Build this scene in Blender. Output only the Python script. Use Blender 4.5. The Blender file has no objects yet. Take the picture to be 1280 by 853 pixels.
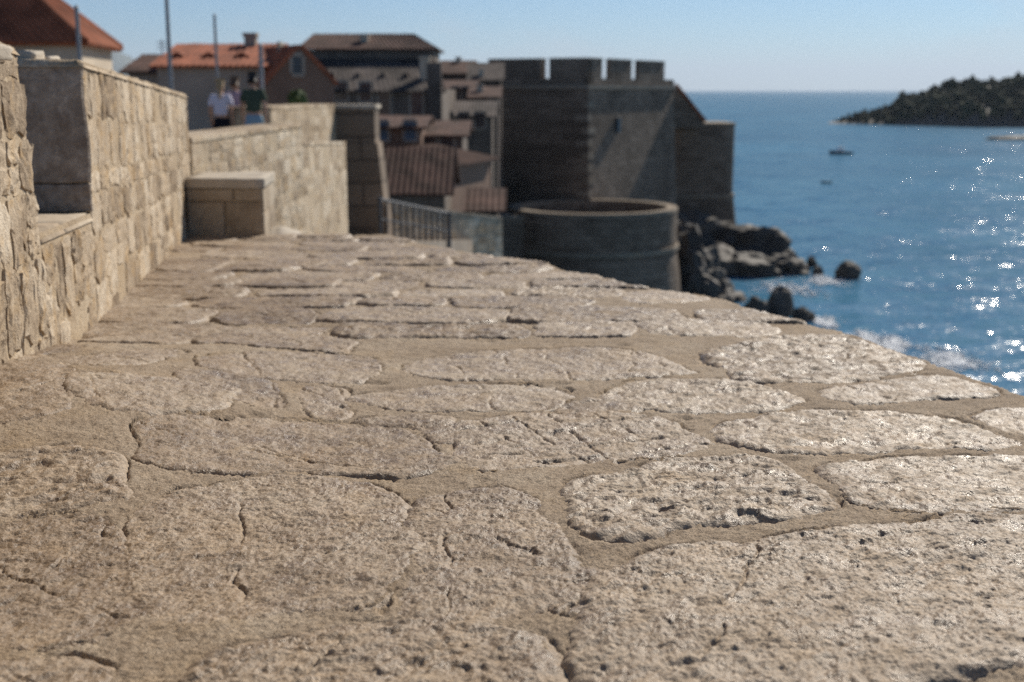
import bpy, bmesh, math, random
import numpy as np
from mathutils import Vector, Matrix, noise as mnoise

R = math.radians
random.seed(7)
rng = np.random.default_rng(11)
scene = bpy.context.scene
COL = scene.collection

# ------------------------------------------------------------------ camera
F, CX, CY, HOR = 1550.0, 640.0, 426.5, 113.0          # pixels of the 1280 x 853 photograph
PITCH = math.atan((CY - HOR) / F)
cam_d = bpy.data.cameras.new('camera')
cam = bpy.data.objects.new('camera', cam_d); COL.objects.link(cam)
cam.location = (0, 0, 0)
cam.rotation_euler = (R(90) - PITCH, 0, 0)
cam_d.sensor_width = 36.0
cam_d.lens = 36.0 * F / 1280.0
cam_d.clip_start, cam_d.clip_end = 0.05, 200000.0
cam_d.dof.use_dof = True
cam_d.dof.focus_distance = 2.75
cam_d.dof.aperture_fstop = 3.5
cam_d.dof.aperture_blades = 0
scene.camera = cam

# ------------------------------------------------------------------ world, sun, exposure
SUN_AZ, SUN_EL = 32.0, 35.0                           # degrees: right of straight ahead, above the horizon
world = bpy.data.worlds.new('World'); scene.world = world
world.use_nodes = True
nt = world.node_tree; nt.nodes.clear()
sky = nt.nodes.new('ShaderNodeTexSky'); sky.sky_type = 'NISHITA'; sky.sun_disc = False
sky.sun_elevation = R(SUN_EL); sky.sun_rotation = R(SUN_AZ)
sky.air_density = 0.75; sky.dust_density = 0.25; sky.ozone_density = 1.5; sky.altitude = 0
bg = nt.nodes.new('ShaderNodeBackground'); bg.inputs['Strength'].default_value = 0.055
out = nt.nodes.new('ShaderNodeOutputWorld')
# thin broken cloud over the town side of the sky
tc = nt.nodes.new('ShaderNodeTexCoord')
mp = nt.nodes.new('ShaderNodeMapping'); mp.inputs['Scale'].default_value = (3.0, 3.0, 9.0); mp.inputs['Location'].default_value = (0.35, 0.2, 0.1)
cn = nt.nodes.new('ShaderNodeTexNoise'); cn.inputs['Scale'].default_value = 1.6; cn.inputs['Detail'].default_value = 7; cn.inputs['Roughness'].default_value = 0.6
cr = nt.nodes.new('ShaderNodeValToRGB'); cr.color_ramp.elements[0].position = 0.54; cr.color_ramp.elements[1].position = 0.80
cr.color_ramp.elements[1].color = (0.6, 0.6, 0.6, 1)
mx = nt.nodes.new('ShaderNodeMixRGB'); mx.inputs['Color2'].default_value = (8.0, 8.6, 9.2, 1)
L = nt.links.new
L(tc.outputs['Generated'], mp.inputs['Vector']); L(mp.outputs['Vector'], cn.inputs['Vector'])
L(cn.outputs['Fac'], cr.inputs['Fac']); L(cr.outputs['Color'], mx.inputs['Fac'])
wb = nt.nodes.new('ShaderNodeMixRGB'); wb.blend_type = 'MULTIPLY'; wb.inputs['Fac'].default_value = 1.0; wb.inputs['Color2'].default_value = (0.63, 0.94, 1.20, 1)   # the photograph's cool white balance
L(sky.outputs['Color'], wb.inputs['Color1']); L(wb.outputs['Color'], mx.inputs['Color1']); L(mx.outputs['Color'], bg.inputs['Color']); L(bg.outputs['Background'], out.inputs['Surface'])

sun_d = bpy.data.lights.new('sun', 'SUN'); sun_d.energy = 4.8; sun_d.angle = R(0.53); sun_d.color = (1.0, 0.92, 0.80)
sun = bpy.data.objects.new('sun', sun_d); COL.objects.link(sun)
SUN = Vector((math.sin(R(SUN_AZ)) * math.cos(R(SUN_EL)), math.cos(R(SUN_AZ)) * math.cos(R(SUN_EL)), math.sin(R(SUN_EL))))
sun.rotation_euler = SUN.to_track_quat('Z', 'Y').to_euler()
sun.location = SUN * 60

vs = scene.view_settings
scene.display_settings.display_device = 'sRGB'
vs.view_transform = 'Standard'; vs.look = 'None'; vs.exposure = 0.32; vs.gamma = 1.0; vs.use_curve_mapping = False
scene.render.engine = 'CYCLES'
scene.cycles.use_denoising = False
scene.cycles.max_bounces = 6; scene.cycles.diffuse_bounces = 3; scene.cycles.glossy_bounces = 3
scene.cycles.sample_clamp_indirect = 4.0

# ------------------------------------------------------------------ pixels to places
SEA = -20.0
H0 = 0.80                                             # camera above the paving
_ca, _sa = math.cos(PITCH), math.sin(PITCH)
def ray(u, v):
    x = (u - CX) / F; y = -(v - CY) / F
    d = Vector((x, _ca + y * _sa, -_sa + y * _ca))
    return d / d.y
SLOPE = -ray(368, 163).z
def at(u, v, Y): return ray(u, v) * Y
def on_floor(u, v):
    d = ray(u, v); return d * (H0 / (-d.z - SLOPE))
def on_sea(u, v, z=SEA):
    d = ray(u, v); return d * (z / d.z)

# ------------------------------------------------------------------ numpy noise
_g = np.linspace(0, 2 * np.pi, 64, endpoint=False); _GX, _GY = np.cos(_g), np.sin(_g)
def _hash(ix, iy, seed):
    h = (ix * 374761393 + iy * 668265263 + seed * 1442695041) & 0xffffffff
    h = ((h ^ (h >> 13)) * 1274126177) & 0xffffffff
    return ((h ^ (h >> 16)) >> 4) & 63
def perlin(x, y, seed=0):
    xf = np.floor(x); yf = np.floor(y); ix = xf.astype(np.int64); iy = yf.astype(np.int64)
    fx = x - xf; fy = y - yf
    u = fx * fx * fx * (fx * (fx * 6 - 15) + 10); w = fy * fy * fy * (fy * (fy * 6 - 15) + 10)
    def g(dx, dy):
        k = _hash(ix + dx, iy + dy, seed); return _GX[k] * (fx - dx) + _GY[k] * (fy - dy)
    a = g(0, 0); b = g(1, 0); c = g(0, 1); d = g(1, 1)
    a = a + u * (b - a); c = c + u * (d - c)
    return (a + w * (c - a)) * 1.4
def fbm(x, y, octv=3, seed=0, gain=0.5, lac=2.03):
    s = 0; a = 1.0
    for i in range(octv):
        s = s + a * perlin(x, y, seed + 17 * i); a *= gain; x = x * lac + 3.1; y = y * lac + 1.7
    return s
def sstep(a, b, x):
    t = np.clip((x - a) / (b - a), 0, 1); return t * t * (3 - 2 * t)
def sdist(px, py, poly):
    """signed distance to a closed polygon, positive inside"""
    d = np.full(px.shape, 1e9); ins = np.zeros(px.shape, bool); n = len(poly)
    for i in range(n):
        ax, ay = poly[i]; bx, by = poly[(i + 1) % n]
        ex, ey = bx - ax, by - ay; wx, wy = px - ax, py - ay
        t = np.clip((wx * ex + wy * ey) / (ex * ex + ey * ey + 1e-12), 0, 1)
        d = np.minimum(d, (wx - ex * t) ** 2 + (wy - ey * t) ** 2)
        if abs(ey) > 1e-12:
            c = ((ay > py) != (by > py)) & (px < ex * (py - ay) / ey + ax); ins ^= c
    d = np.sqrt(d); return np.where(ins, d, -d)
def chaikin(p, k=2):
    p = np.asarray(p, float)
    for _ in range(k):
        q = np.roll(p, -1, 0); p = np.stack([0.75 * p + 0.25 * q, 0.25 * p + 0.75 * q], 1).reshape(-1, 2)
    return p

# ------------------------------------------------------------------ object helpers
def link(o, parent=None):
    COL.objects.link(o)
    if parent is not None:
        o.parent = parent
        o.matrix_parent_inverse = Matrix.Translation(parent.location).inverted() if parent.type == 'EMPTY' else Matrix.Identity(4)
    return o
def tag(o, label=None, cat=None, group=None, kind=None):
    if label: o['label'] = label
    if cat: o['category'] = cat
    if group: o['group'] = group
    if kind: o['kind'] = kind
    return o
def empty(name, loc, label, cat, group=None):
    o = bpy.data.objects.new(name, None); o.location = Vector(loc); o.empty_display_size = 0.2; COL.objects.link(o)
    return tag(o, label, cat, group, 'thing')
def struct(name, loc=(0, 0, 0)):
    o = bpy.data.objects.new(name, None); o.location = Vector(loc); COL.objects.link(o); o['kind'] = 'structure'; return o
def mesh_np(name, verts, quads, mat, parent=None, smooth=True):
    me = bpy.data.meshes.new(name)
    verts = np.asarray(verts, np.float32); quads = np.asarray(quads, np.int32)
    me.vertices.add(len(verts)); me.vertices.foreach_set('co', verts.ravel())
    n = len(quads); k = quads.shape[1] if n else 4
    me.loops.add(n * k); me.loops.foreach_set('vertex_index', quads.ravel())
    me.polygons.add(n); me.polygons.foreach_set('loop_start', np.arange(0, n * k, k, dtype=np.int32))
    me.polygons.foreach_set('use_smooth', np.full(n, smooth))
    me.update(calc_edges=True); me.validate()
    me.materials.append(mat)
    return link(bpy.data.objects.new(name, me), parent)
def mesh_py(name, verts, faces, mat, parent=None, smooth=False):
    me = bpy.data.meshes.new(name); me.from_pydata([tuple(v) for v in verts], [], faces); me.update()
    if smooth: me.polygons.foreach_set('use_smooth', [True] * len(me.polygons))
    me.materials.append(mat)
    return link(bpy.data.objects.new(name, me), parent)
def bm_obj(name, bm, mat, parent=None, smooth=False):
    bmesh.ops.recalc_face_normals(bm, faces=bm.faces)
    me = bpy.data.meshes.new(name); bm.to_mesh(me); bm.free()
    if smooth: me.polygons.foreach_set('use_smooth', [True] * len(me.polygons))
    me.materials.append(mat)
    return link(bpy.data.objects.new(name, me), parent)
def hexa(bm, p):
    """p: 4 bottom corners then 4 top corners"""
    v = [bm.verts.new(q) for q in p]
    for f in ((3, 2, 1, 0), (4, 5, 6, 7), (0, 1, 5, 4), (1, 2, 6, 5), (2, 3, 7, 6), (3, 0, 4, 7)): bm.faces.new([v[i] for i in f])
def prism(bm, foot, z0, z1, foot_top=None):
    ft = foot_top or foot; n = len(foot)
    zb = z0 if hasattr(z0, '__len__') else [z0] * n; zt = z1 if hasattr(z1, '__len__') else [z1] * n
    a = [bm.verts.new((foot[i][0], foot[i][1], zb[i])) for i in range(n)]
    b = [bm.verts.new((ft[i][0], ft[i][1], zt[i])) for i in range(n)]
    bm.faces.new(a[::-1]); bm.faces.new(b)
    for i in range(n): bm.faces.new([a[i], a[(i + 1) % n], b[(i + 1) % n], b[i]])
def tube(bm, pts, rads, n=10, cap=True):
    rings = []
    for i, p in enumerate(pts):
        p = Vector(p); d = (Vector(pts[min(i + 1, len(pts) - 1)]) - Vector(pts[max(i - 1, 0)])).normalized()
        a = d.orthogonal().normalized(); b = d.cross(a)
        r = rads[i] if hasattr(rads, '__len__') else rads
        rings.append([bm.verts.new(p + (a * math.cos(t) + b * math.sin(t)) * r) for t in [2 * math.pi * k / n for k in range(n)]])
    for i in range(len(rings) - 1):
        for k in range(n): bm.faces.new([rings[i][k], rings[i][(k + 1) % n], rings[i + 1][(k + 1) % n], rings[i + 1][k]])
    if cap: bm.faces.new(rings[0][::-1]); bm.faces.new(rings[-1])
def box_between(name, a, b, th, z0, z1, mat, parent):
    """upright slab from a to b (xy), thickness th to the left of a->b; z0/z1 may be pairs"""
    a = Vector((a[0], a[1])); b = Vector((b[0], b[1])); d = (b - a).normalized(); n = Vector((-d.y, d.x)) * th
    z0 = z0 if hasattr(z0, '__len__') else (z0, z0); z1 = z1 if hasattr(z1, '__len__') else (z1, z1)
    f = [a, b, b + n, a + n]; bm = bmesh.new()
    prism(bm, f, [z0[0], z0[1], z0[1], z0[0]], [z1[0], z1[1], z1[1], z1[0]])
    return bm_obj(name, bm, mat, parent)

# ------------------------------------------------------------------ materials
def new_mat(name):
    m = bpy.data.materials.new(name); m.use_nodes = True
    return m, m.node_tree, m.node_tree.nodes['Principled BSDF']
def ramp(nt, fac, stops):
    r = nt.nodes.new('ShaderNodeValToRGB'); e = r.color_ramp.elements
    while len(e) < len(stops): e.new(0.5)
    for k, (p, c) in enumerate(stops): e[k].position = p; e[k].color = (*c, 1)
    nt.links.new(fac, r.inputs['Fac']); return r.outputs['Color']
def tnoise(nt, vec, scale, detail=4, rough=0.55, dist=0.0):
    n = nt.nodes.new('ShaderNodeTexNoise'); n.inputs['Scale'].default_value = scale; n.inputs['Detail'].default_value = detail
    n.inputs['Roughness'].default_value = rough; n.inputs['Distortion'].default_value = dist
    nt.links.new(vec, n.inputs['Vector']); return n.outputs['Fac']
def mixc(nt, fac, a, b, mode='MIX'):
    m = nt.nodes.new('ShaderNodeMix'); m.data_type = 'RGBA'; m.blend_type = mode
    for s, val in ((m.inputs[0], fac), (m.inputs[6], a), (m.inputs[7], b)):
        if isinstance(val, (int, float)): s.default_value = val
        elif isinstance(val, tuple): s.default_value = (*val, 1)
        else: nt.links.new(val, s)
    return m.outputs[2]
def mathn(nt, op, a, b=0.0):
    m = nt.nodes.new('ShaderNodeMath'); m.operation = op
    for s, val in ((m.inputs[0], a), (m.inputs[1], b)):
        if isinstance(val, (int, float)): s.default_value = val
        else: nt.links.new(val, s)
    return m.outputs[0]
def bump(nt, bsdf, height, strength, dist, prev=None):
    b = nt.nodes.new('ShaderNodeBump'); b.inputs['Strength'].default_value = strength; b.inputs['Distance'].default_value = dist
    nt.links.new(height, b.inputs['Height'])
    if prev is not None: nt.links.new(prev, b.inputs['Normal'])
    nt.links.new(b.outputs['Normal'], bsdf.inputs['Normal']); return b.outputs['Normal']
def coords(nt): return nt.nodes.new('ShaderNodeTexCoord').outputs['Object']
def objrand(nt): return nt.nodes.new('ShaderNodeObjectInfo').outputs['Random']

def stone_mat(name, dark, mid, light, scale=1.0, rough=0.75, spec=0.3, bump_d=0.002, fine=160.0, vary=0.5, ochre=(0.40, 0.27, 0.14), ochre_amt=0.35, rough_lo=None, grain=0, grey=0):
    m, nt, b = new_mat(name); v = coords(nt)
    big = tnoise(nt, v, 2.2 * scale, 5, 0.6); med = tnoise(nt, v, 14 * scale, 5, 0.62); fin = tnoise(nt, v, fine * scale, 3, 0.6)
    s = mathn(nt, 'ADD', mathn(nt, 'MULTIPLY', big, 0.45), mathn(nt, 'ADD', mathn(nt, 'MULTIPLY', med, 0.35), mathn(nt, 'MULTIPLY', fin, 0.2)))
    s = mathn(nt, 'ADD', s, mathn(nt, 'MULTIPLY', mathn(nt, 'SUBTRACT', objrand(nt), 0.5), vary * 0.3))
    c = ramp(nt, s, [(0.36, dark), (0.50, mid), (0.66, light)])
    st = ramp(nt, tnoise(nt, v, 3.7 * scale, 6, 0.7, 0.6), [(0.50, (0, 0, 0)), (0.72, (ochre_amt,) * 3)])
    c = mixc(nt, st, c, ochre)
    if grey:
        c = mixc(nt, mathn(nt, 'MULTIPLY', mathn(nt, 'GREATER_THAN', objrand(nt), 0.62), grey), c, ramp(nt, med, [(0.3, (0.23, 0.20, 0.165)), (0.7, (0.40, 0.36, 0.31))]))
    if grain:
        gr = ramp(nt, tnoise(nt, v, grain, 2, 0.7), [(0.36, (0.66,) * 3), (0.5, (1.0,) * 3), (0.66, (1.28,) * 3)])
        c = mixc(nt, 1.0, c, gr, 'MULTIPLY')
    nt.links.new(c, b.inputs['Base Color'])
    rr = nt.nodes.new('ShaderNodeMapRange'); rr.inputs[1].default_value = 0.3; rr.inputs[2].default_value = 0.7
    rr.inputs[3].default_value = rough if rough_lo is None else rough_lo; rr.inputs[4].default_value = min(1, rough + 0.1)
    nt.links.new(med, rr.inputs[0]); nt.links.new(rr.outputs[0], b.inputs['Roughness'])
    b.inputs['Specular IOR Level'].default_value = spec
    n1 = bump(nt, b, fin, 0.8, bump_d)
    bump(nt, b, tnoise(nt, v, fine * 0.33 * scale, 4, 0.65), 0.7, bump_d * 2.2, n1)
    return m
def plain_mat(name, c, rough=0.8, spec=0.3, var=0.15, scale=3.0, metallic=0.0, bump_d=0.0):
    m, nt, b = new_mat(name); v = coords(nt)
    f = tnoise(nt, v, scale, 5, 0.6)
    lo = tuple(x * (1 - var) for x in c); hi = tuple(min(1, x * (1 + var)) for x in c)
    nt.links.new(ramp(nt, f, [(0.35, lo), (0.65, hi)]), b.inputs['Base Color'])
    b.inputs['Roughness'].default_value = rough; b.inputs['Specular IOR Level'].default_value = spec; b.inputs['Metallic'].default_value = metallic
    if bump_d: bump(nt, b, tnoise(nt, v, scale * 6, 4), 0.8, bump_d)
    return m
def masonry_mat(name, c1, c2, mortar, bw, bh, bump_d=0.05, axis='xz', var=0.3):
    """far stone blocks, too small in the picture to be built one by one"""
    m, nt, b = new_mat(name); v = coords(nt)
    sep = nt.nodes.new('ShaderNodeSeparateXYZ'); nt.links.new(v, sep.inputs[0])
    cmb = nt.nodes.new('ShaderNodeCombineXYZ')
    nt.links.new(mathn(nt, 'ADD', sep.outputs[0], mathn(nt, 'MULTIPLY', sep.outputs[1], 0.83)), cmb.inputs[0]); nt.links.new(sep.outputs[2], cmb.inputs[1])
    br = nt.nodes.new('ShaderNodeTexBrick'); br.inputs['Scale'].default_value = 1.0
    br.inputs['Brick Width'].default_value = bw; br.inputs['Row Height'].default_value = bh; br.inputs['Mortar Size'].default_value = bh * 0.05
    br.inputs['Color1'].default_value = (*c1, 1); br.inputs['Color2'].default_value = (*c2, 1); br.inputs['Mortar'].default_value = (*mortar, 1)
    nt.links.new(cmb.outputs[0], br.inputs['Vector'])
    st = ramp(nt, tnoise(nt, v, 0.2 / bh * 0.4, 7, 0.75), [(0.32, (1 - var * 1.5,) * 3), (0.68, (1 + var * 0.9,) * 3)])
    nt.links.new(mixc(nt, 1.0, br.outputs['Color'], st, 'MULTIPLY'), b.inputs['Base Color'])
    b.inputs['Roughness'].default_value = 0.9; b.inputs['Specular IOR Level'].default_value = 0.2
    n1 = bump(nt, b, br.outputs['Fac'], 0.6, -bump_d)
    bump(nt, b, tnoise(nt, v, 1.6 / bh, 4, 0.6), 0.7, bump_d, n1)
    return m

M = {}
M['paving'] = stone_mat('limestone_paving', (0.178, 0.126, 0.082), (0.288, 0.215, 0.146), (0.380, 0.302, 0.218), 1.0, 0.72, 0.28, 0.0030, 210, 0.6, (0.36, 0.235, 0.115), 0.40, 0.28, 150)
M['mortar'] = stone_mat('lime_mortar', (0.195, 0.143, 0.096), (0.312, 0.240, 0.168), (0.41, 0.336, 0.250), 1.3, 0.85, 0.25, 0.0034, 240, 0.0, (0.36, 0.245, 0.125), 0.4, None, 190)
M['wallstone'] = stone_mat('limestone_wall', (0.20, 0.145, 0.095), (0.43, 0.34, 0.24), (0.62, 0.53, 0.41), 1.7, 0.85, 0.2, 0.005, 90, 0.65, (0.46, 0.30, 0.135), 0.85)
M['walljoint'] = stone_mat('wall_joint_mortar', (0.28, 0.21, 0.14), (0.43, 0.34, 0.235), (0.54, 0.45, 0.33), 1.2, 0.9, 0.2, 0.006, 90, 0.0, (0.38, 0.25, 0.11), 0.5)
M['coping'] = stone_mat('coping_stone', (0.33, 0.28, 0.22), (0.44, 0.385, 0.31), (0.54, 0.48, 0.40), 1.0, 0.8, 0.25, 0.002, 90, 0.3, (0.4, 0.3, 0.2), 0.2)
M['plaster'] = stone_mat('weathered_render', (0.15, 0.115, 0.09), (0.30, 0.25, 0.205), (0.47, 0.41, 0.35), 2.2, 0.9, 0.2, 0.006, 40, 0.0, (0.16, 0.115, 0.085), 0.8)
M['block'] = stone_mat('weathered_block', (0.22, 0.17, 0.12), (0.36, 0.29, 0.21), (0.47, 0.40, 0.31), 1.2, 0.85, 0.2, 0.003, 70, 0.5, (0.3, 0.2, 0.12), 0.4)
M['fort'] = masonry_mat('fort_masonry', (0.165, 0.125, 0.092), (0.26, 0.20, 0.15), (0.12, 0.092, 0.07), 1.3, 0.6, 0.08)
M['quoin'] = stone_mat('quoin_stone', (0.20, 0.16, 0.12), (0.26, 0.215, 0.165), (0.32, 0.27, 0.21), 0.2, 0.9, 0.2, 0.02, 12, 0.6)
M['rock'] = stone_mat('shore_rock', (0.035, 0.03, 0.026), (0.07, 0.06, 0.05), (0.14, 0.12, 0.10), 0.12, 0.7, 0.4, 0.05, 14, 0.6, (0.10, 0.085, 0.06), 0.4)
M['tile_red'] = plain_mat('red_roof_tile', (0.30, 0.10, 0.05), 0.85, 0.25, 0.35, 1.4)
M['tile_old_shaded'] = plain_mat('old_roof_tile_shaded', (0.085, 0.046, 0.035), 0.9, 0.2, 0.45, 1.2)  # old brown tile darkened further, the town's shade put into its colour
M['tile_grey'] = plain_mat('grey_roof_tile', (0.075, 0.06, 0.053), 0.9, 0.2, 0.6, 0.5)
M['cream'] = plain_mat('cream_render', (0.52, 0.44, 0.34), 0.9, 0.2, 0.12, 0.8)
M['greywall'] = plain_mat('pale_render', (0.33, 0.285, 0.235), 0.9, 0.2, 0.14, 0.7)
M['darkwall'] = plain_mat('render_in_shade', (0.115, 0.092, 0.077), 0.9, 0.2, 0.3, 0.6)  # darker version of the pale render, colour standing in for shade on houses
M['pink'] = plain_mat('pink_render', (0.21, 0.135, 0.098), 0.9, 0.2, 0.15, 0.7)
M['housestone'] = masonry_mat('house_masonry', (0.15, 0.12, 0.10), (0.19, 0.155, 0.125), (0.12, 0.10, 0.08), 0.6, 0.3, 0.03)  # walls coloured dark to imitate shade over the town
M['glass'] = plain_mat('window_glass', (0.03, 0.035, 0.045), 0.12, 0.6, 0.1)
M['shutter'] = plain_mat('green_shutter', (0.05, 0.09, 0.08), 0.7, 0.3, 0.2)
M['blue'] = plain_mat('blue_shutter', (0.09, 0.13, 0.18), 0.7, 0.3, 0.2)
M['metal'] = plain_mat('grey_painted_metal', (0.25, 0.26, 0.27), 0.5, 0.5, 0.12, 6)
M['iron'] = plain_mat('dark_iron', (0.05, 0.05, 0.055), 0.55, 0.5, 0.2, 6)
M['ground'] = stone_mat('town_ground', (0.16, 0.13, 0.10), (0.24, 0.2, 0.16), (0.30, 0.26, 0.21), 0.4, 0.9, 0.2, 0.01, 30, 0)
M['forest'] = plain_mat('pine_foliage', (0.024, 0.034, 0.017), 0.9, 0.1, 0.5, 0.05)
M['leaf'] = plain_mat('green_foliage', (0.06, 0.09, 0.03), 0.8, 0.2, 0.4, 2)
M['mountain'] = plain_mat('far_scrub', (0.10, 0.11, 0.08), 0.95, 0.1, 0.3, 0.002)
M['hull'] = plain_mat('dark_boat_paint', (0.03, 0.045, 0.07), 0.4, 0.5, 0.1)
M['white'] = plain_mat('white_paint', (0.78, 0.78, 0.76), 0.5, 0.4, 0.05)
M['wood'] = plain_mat('boat_wood', (0.22, 0.13, 0.07), 0.6, 0.3, 0.2, 4)
M['skin'] = plain_mat('skin', (0.48, 0.28, 0.19), 0.6, 0.3, 0.06, 8)
M['shirt_white'] = plain_mat('white_cotton', (0.68, 0.64, 0.72), 0.9, 0.1, 0.06, 12)
M['shirt_pink'] = plain_mat('mauve_cotton', (0.42, 0.30, 0.36), 0.9, 0.1, 0.1, 12)
M['shirt_green'] = plain_mat('dark_green_cotton', (0.065, 0.085, 0.06), 0.9, 0.1, 0.1, 12)
M['shorts_dark'] = plain_mat('black_cotton', (0.015, 0.016, 0.022), 0.9, 0.1, 0.1, 12)
M['denim'] = plain_mat('pale_denim', (0.24, 0.34, 0.42), 0.9, 0.1, 0.12, 20)
M['navy'] = plain_mat('navy_cotton', (0.05, 0.07, 0.11), 0.9, 0.1, 0.1, 12)
M['hair_fair'] = plain_mat('fair_hair', (0.36, 0.25, 0.13), 0.6, 0.4, 0.25, 40)
M['hair_brown'] = plain_mat('brown_hair', (0.10, 0.06, 0.035), 0.6, 0.4, 0.25, 40)
M['hair_dark'] = plain_mat('dark_hair', (0.018, 0.014, 0.012), 0.6, 0.4, 0.2, 40)
M['shoe'] = plain_mat('shoe_leather', (0.12, 0.10, 0.09), 0.7, 0.3, 0.15, 20)
M['foam'] = plain_mat('sea_foam', (0.82, 0.84, 0.85), 0.9, 0.2, 0.06, 0.5, bump_d=0.05)

# sea water
m, nt, b = new_mat('sea_water'); v = coords(nt); M['water'] = m
b.inputs['IOR'].default_value = 1.333; b.inputs['Roughness'].default_value = 0.06
depth = tnoise(nt, v, 0.012, 4, 0.6)
nt.links.new(ramp(nt, depth, [(0.35, (0.034, 0.125, 0.215)), (0.65, (0.050, 0.170, 0.275))]), b.inputs['Base Color'])
mpn = nt.nodes.new('ShaderNodeMapping'); mpn.inputs['Rotation'].default_value = (0, 0, R(-25)); mpn.inputs['Scale'].default_value = (0.55, 1.0, 1.0)
nt.links.new(v, mpn.inputs['Vector']); wv = mpn.outputs['Vector']
# wave slopes given straight to the normal, so that they hold at any distance
acc = None
for sc, amp in ((0.10, 0.32), (0.35, 0.62), (1.2, 0.66), (3.6, 0.72)):
    n = nt.nodes.new('ShaderNodeTexNoise'); n.inputs['Scale'].default_value = sc; n.inputs['Detail'].default_value = 2; nt.links.new(wv, n.inputs['Vector'])
    s1 = nt.nodes.new('ShaderNodeVectorMath'); s1.operation = 'SUBTRACT'; s1.inputs[1].default_value = (0.5, 0.5, 0.5); nt.links.new(n.outputs['Color'], s1.inputs[0])
    s2 = nt.nodes.new('ShaderNodeVectorMath'); s2.operation = 'MULTIPLY'; s2.inputs[1].default_value = (amp * 1.15, amp, 0.0); nt.links.new(s1.outputs[0], s2.inputs[0])
    if acc is None: acc = s2.outputs[0]
    else:
        ad = nt.nodes.new('ShaderNodeVectorMath'); nt.links.new(acc, ad.inputs[0]); nt.links.new(s2.outputs[0], ad.inputs[1]); acc = ad.outputs[0]
ad = nt.nodes.new('ShaderNodeVectorMath'); nt.links.new(acc, ad.inputs[0]); ad.inputs[1].default_value = (0, 0, 1)
nz = nt.nodes.new('ShaderNodeVectorMath'); nz.operation = 'NORMALIZE'; nt.links.new(ad.outputs[0], nz.inputs[0])
df = nt.nodes.new('ShaderNodeBsdfDiffuse'); gl = nt.nodes.new('ShaderNodeBsdfGlossy'); gl.inputs['Roughness'].default_value = 0.15
nt.links.new(b.inputs['Base Color'].links[0].from_socket, df.inputs['Color']); nt.links.new(nz.outputs[0], gl.inputs['Normal']); nt.links.new(nz.outputs[0], df.inputs['Normal'])
ms = nt.nodes.new('ShaderNodeMixShader'); ms.inputs[0].default_value = 0.24
nt.links.new(df.outputs[0], ms.inputs[1]); nt.links.new(gl.outputs[0], ms.inputs[2]); nt.links.new(ms.outputs[0], nt.nodes['Material Output'].inputs['Surface']); nt.nodes.remove(b)

# ------------------------------------------------------------------ the paved wall top
WA, WB = Vector((-1.45, 3.41)), Vector((-2.55, 9.88))         # foot of the parapet on the left
WD = (WB - WA).normalized(); WN = Vector((WD.y, -WD.x))        # along it, and out of its face (to the right)
def hump(X, Y):
    """the paving climbs towards the near end of the parapet"""
    d = (X - WA.x) * WN.x + (Y - WA.y) * WN.y
    t = (X - WA.x) * WD.x + (Y - WA.y) * WD.y
    return 0.14 * np.clip((1.3 - t) / 1.3, 0, 1) * sstep(-1.4, 0.1, t) * (1 - sstep(0.0, 1.1, d))
def base(X, Y):
    return -H0 - SLOPE * Y + hump(X, Y) + 0.012 * perlin(X * 1.1, Y * 1.1, 5) + 0.006 * perlin(X * 2.7, Y * 2.7, 6)

edge_px = [(1280, 495), (1230, 478), (1180, 462), (1140, 446), (1100, 432), (1050, 415), (1000, 404), (960, 395), (930, 383), (885, 371),
           (830, 364), (785, 359), (740, 347), (700, 337), (668, 329), (640, 325), (600, 318), (560, 311), (525, 305), (500, 299), (485, 295), (430, 296), (345, 296)]
EDGE = [on_floor(*p).xy for p in edge_px]
PLATE = [(1.72, 0.3), (1.75, 2.0), (1.66, 3.0)] + [tuple(e) for e in EDGE] + [(-2.2, 9.42)] + [tuple(WB + WD * 0.4 - WN * 0.35), tuple(WA - WD * 3.2 - WN * 0.35)]
PLATE = np.array(PLATE)

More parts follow.
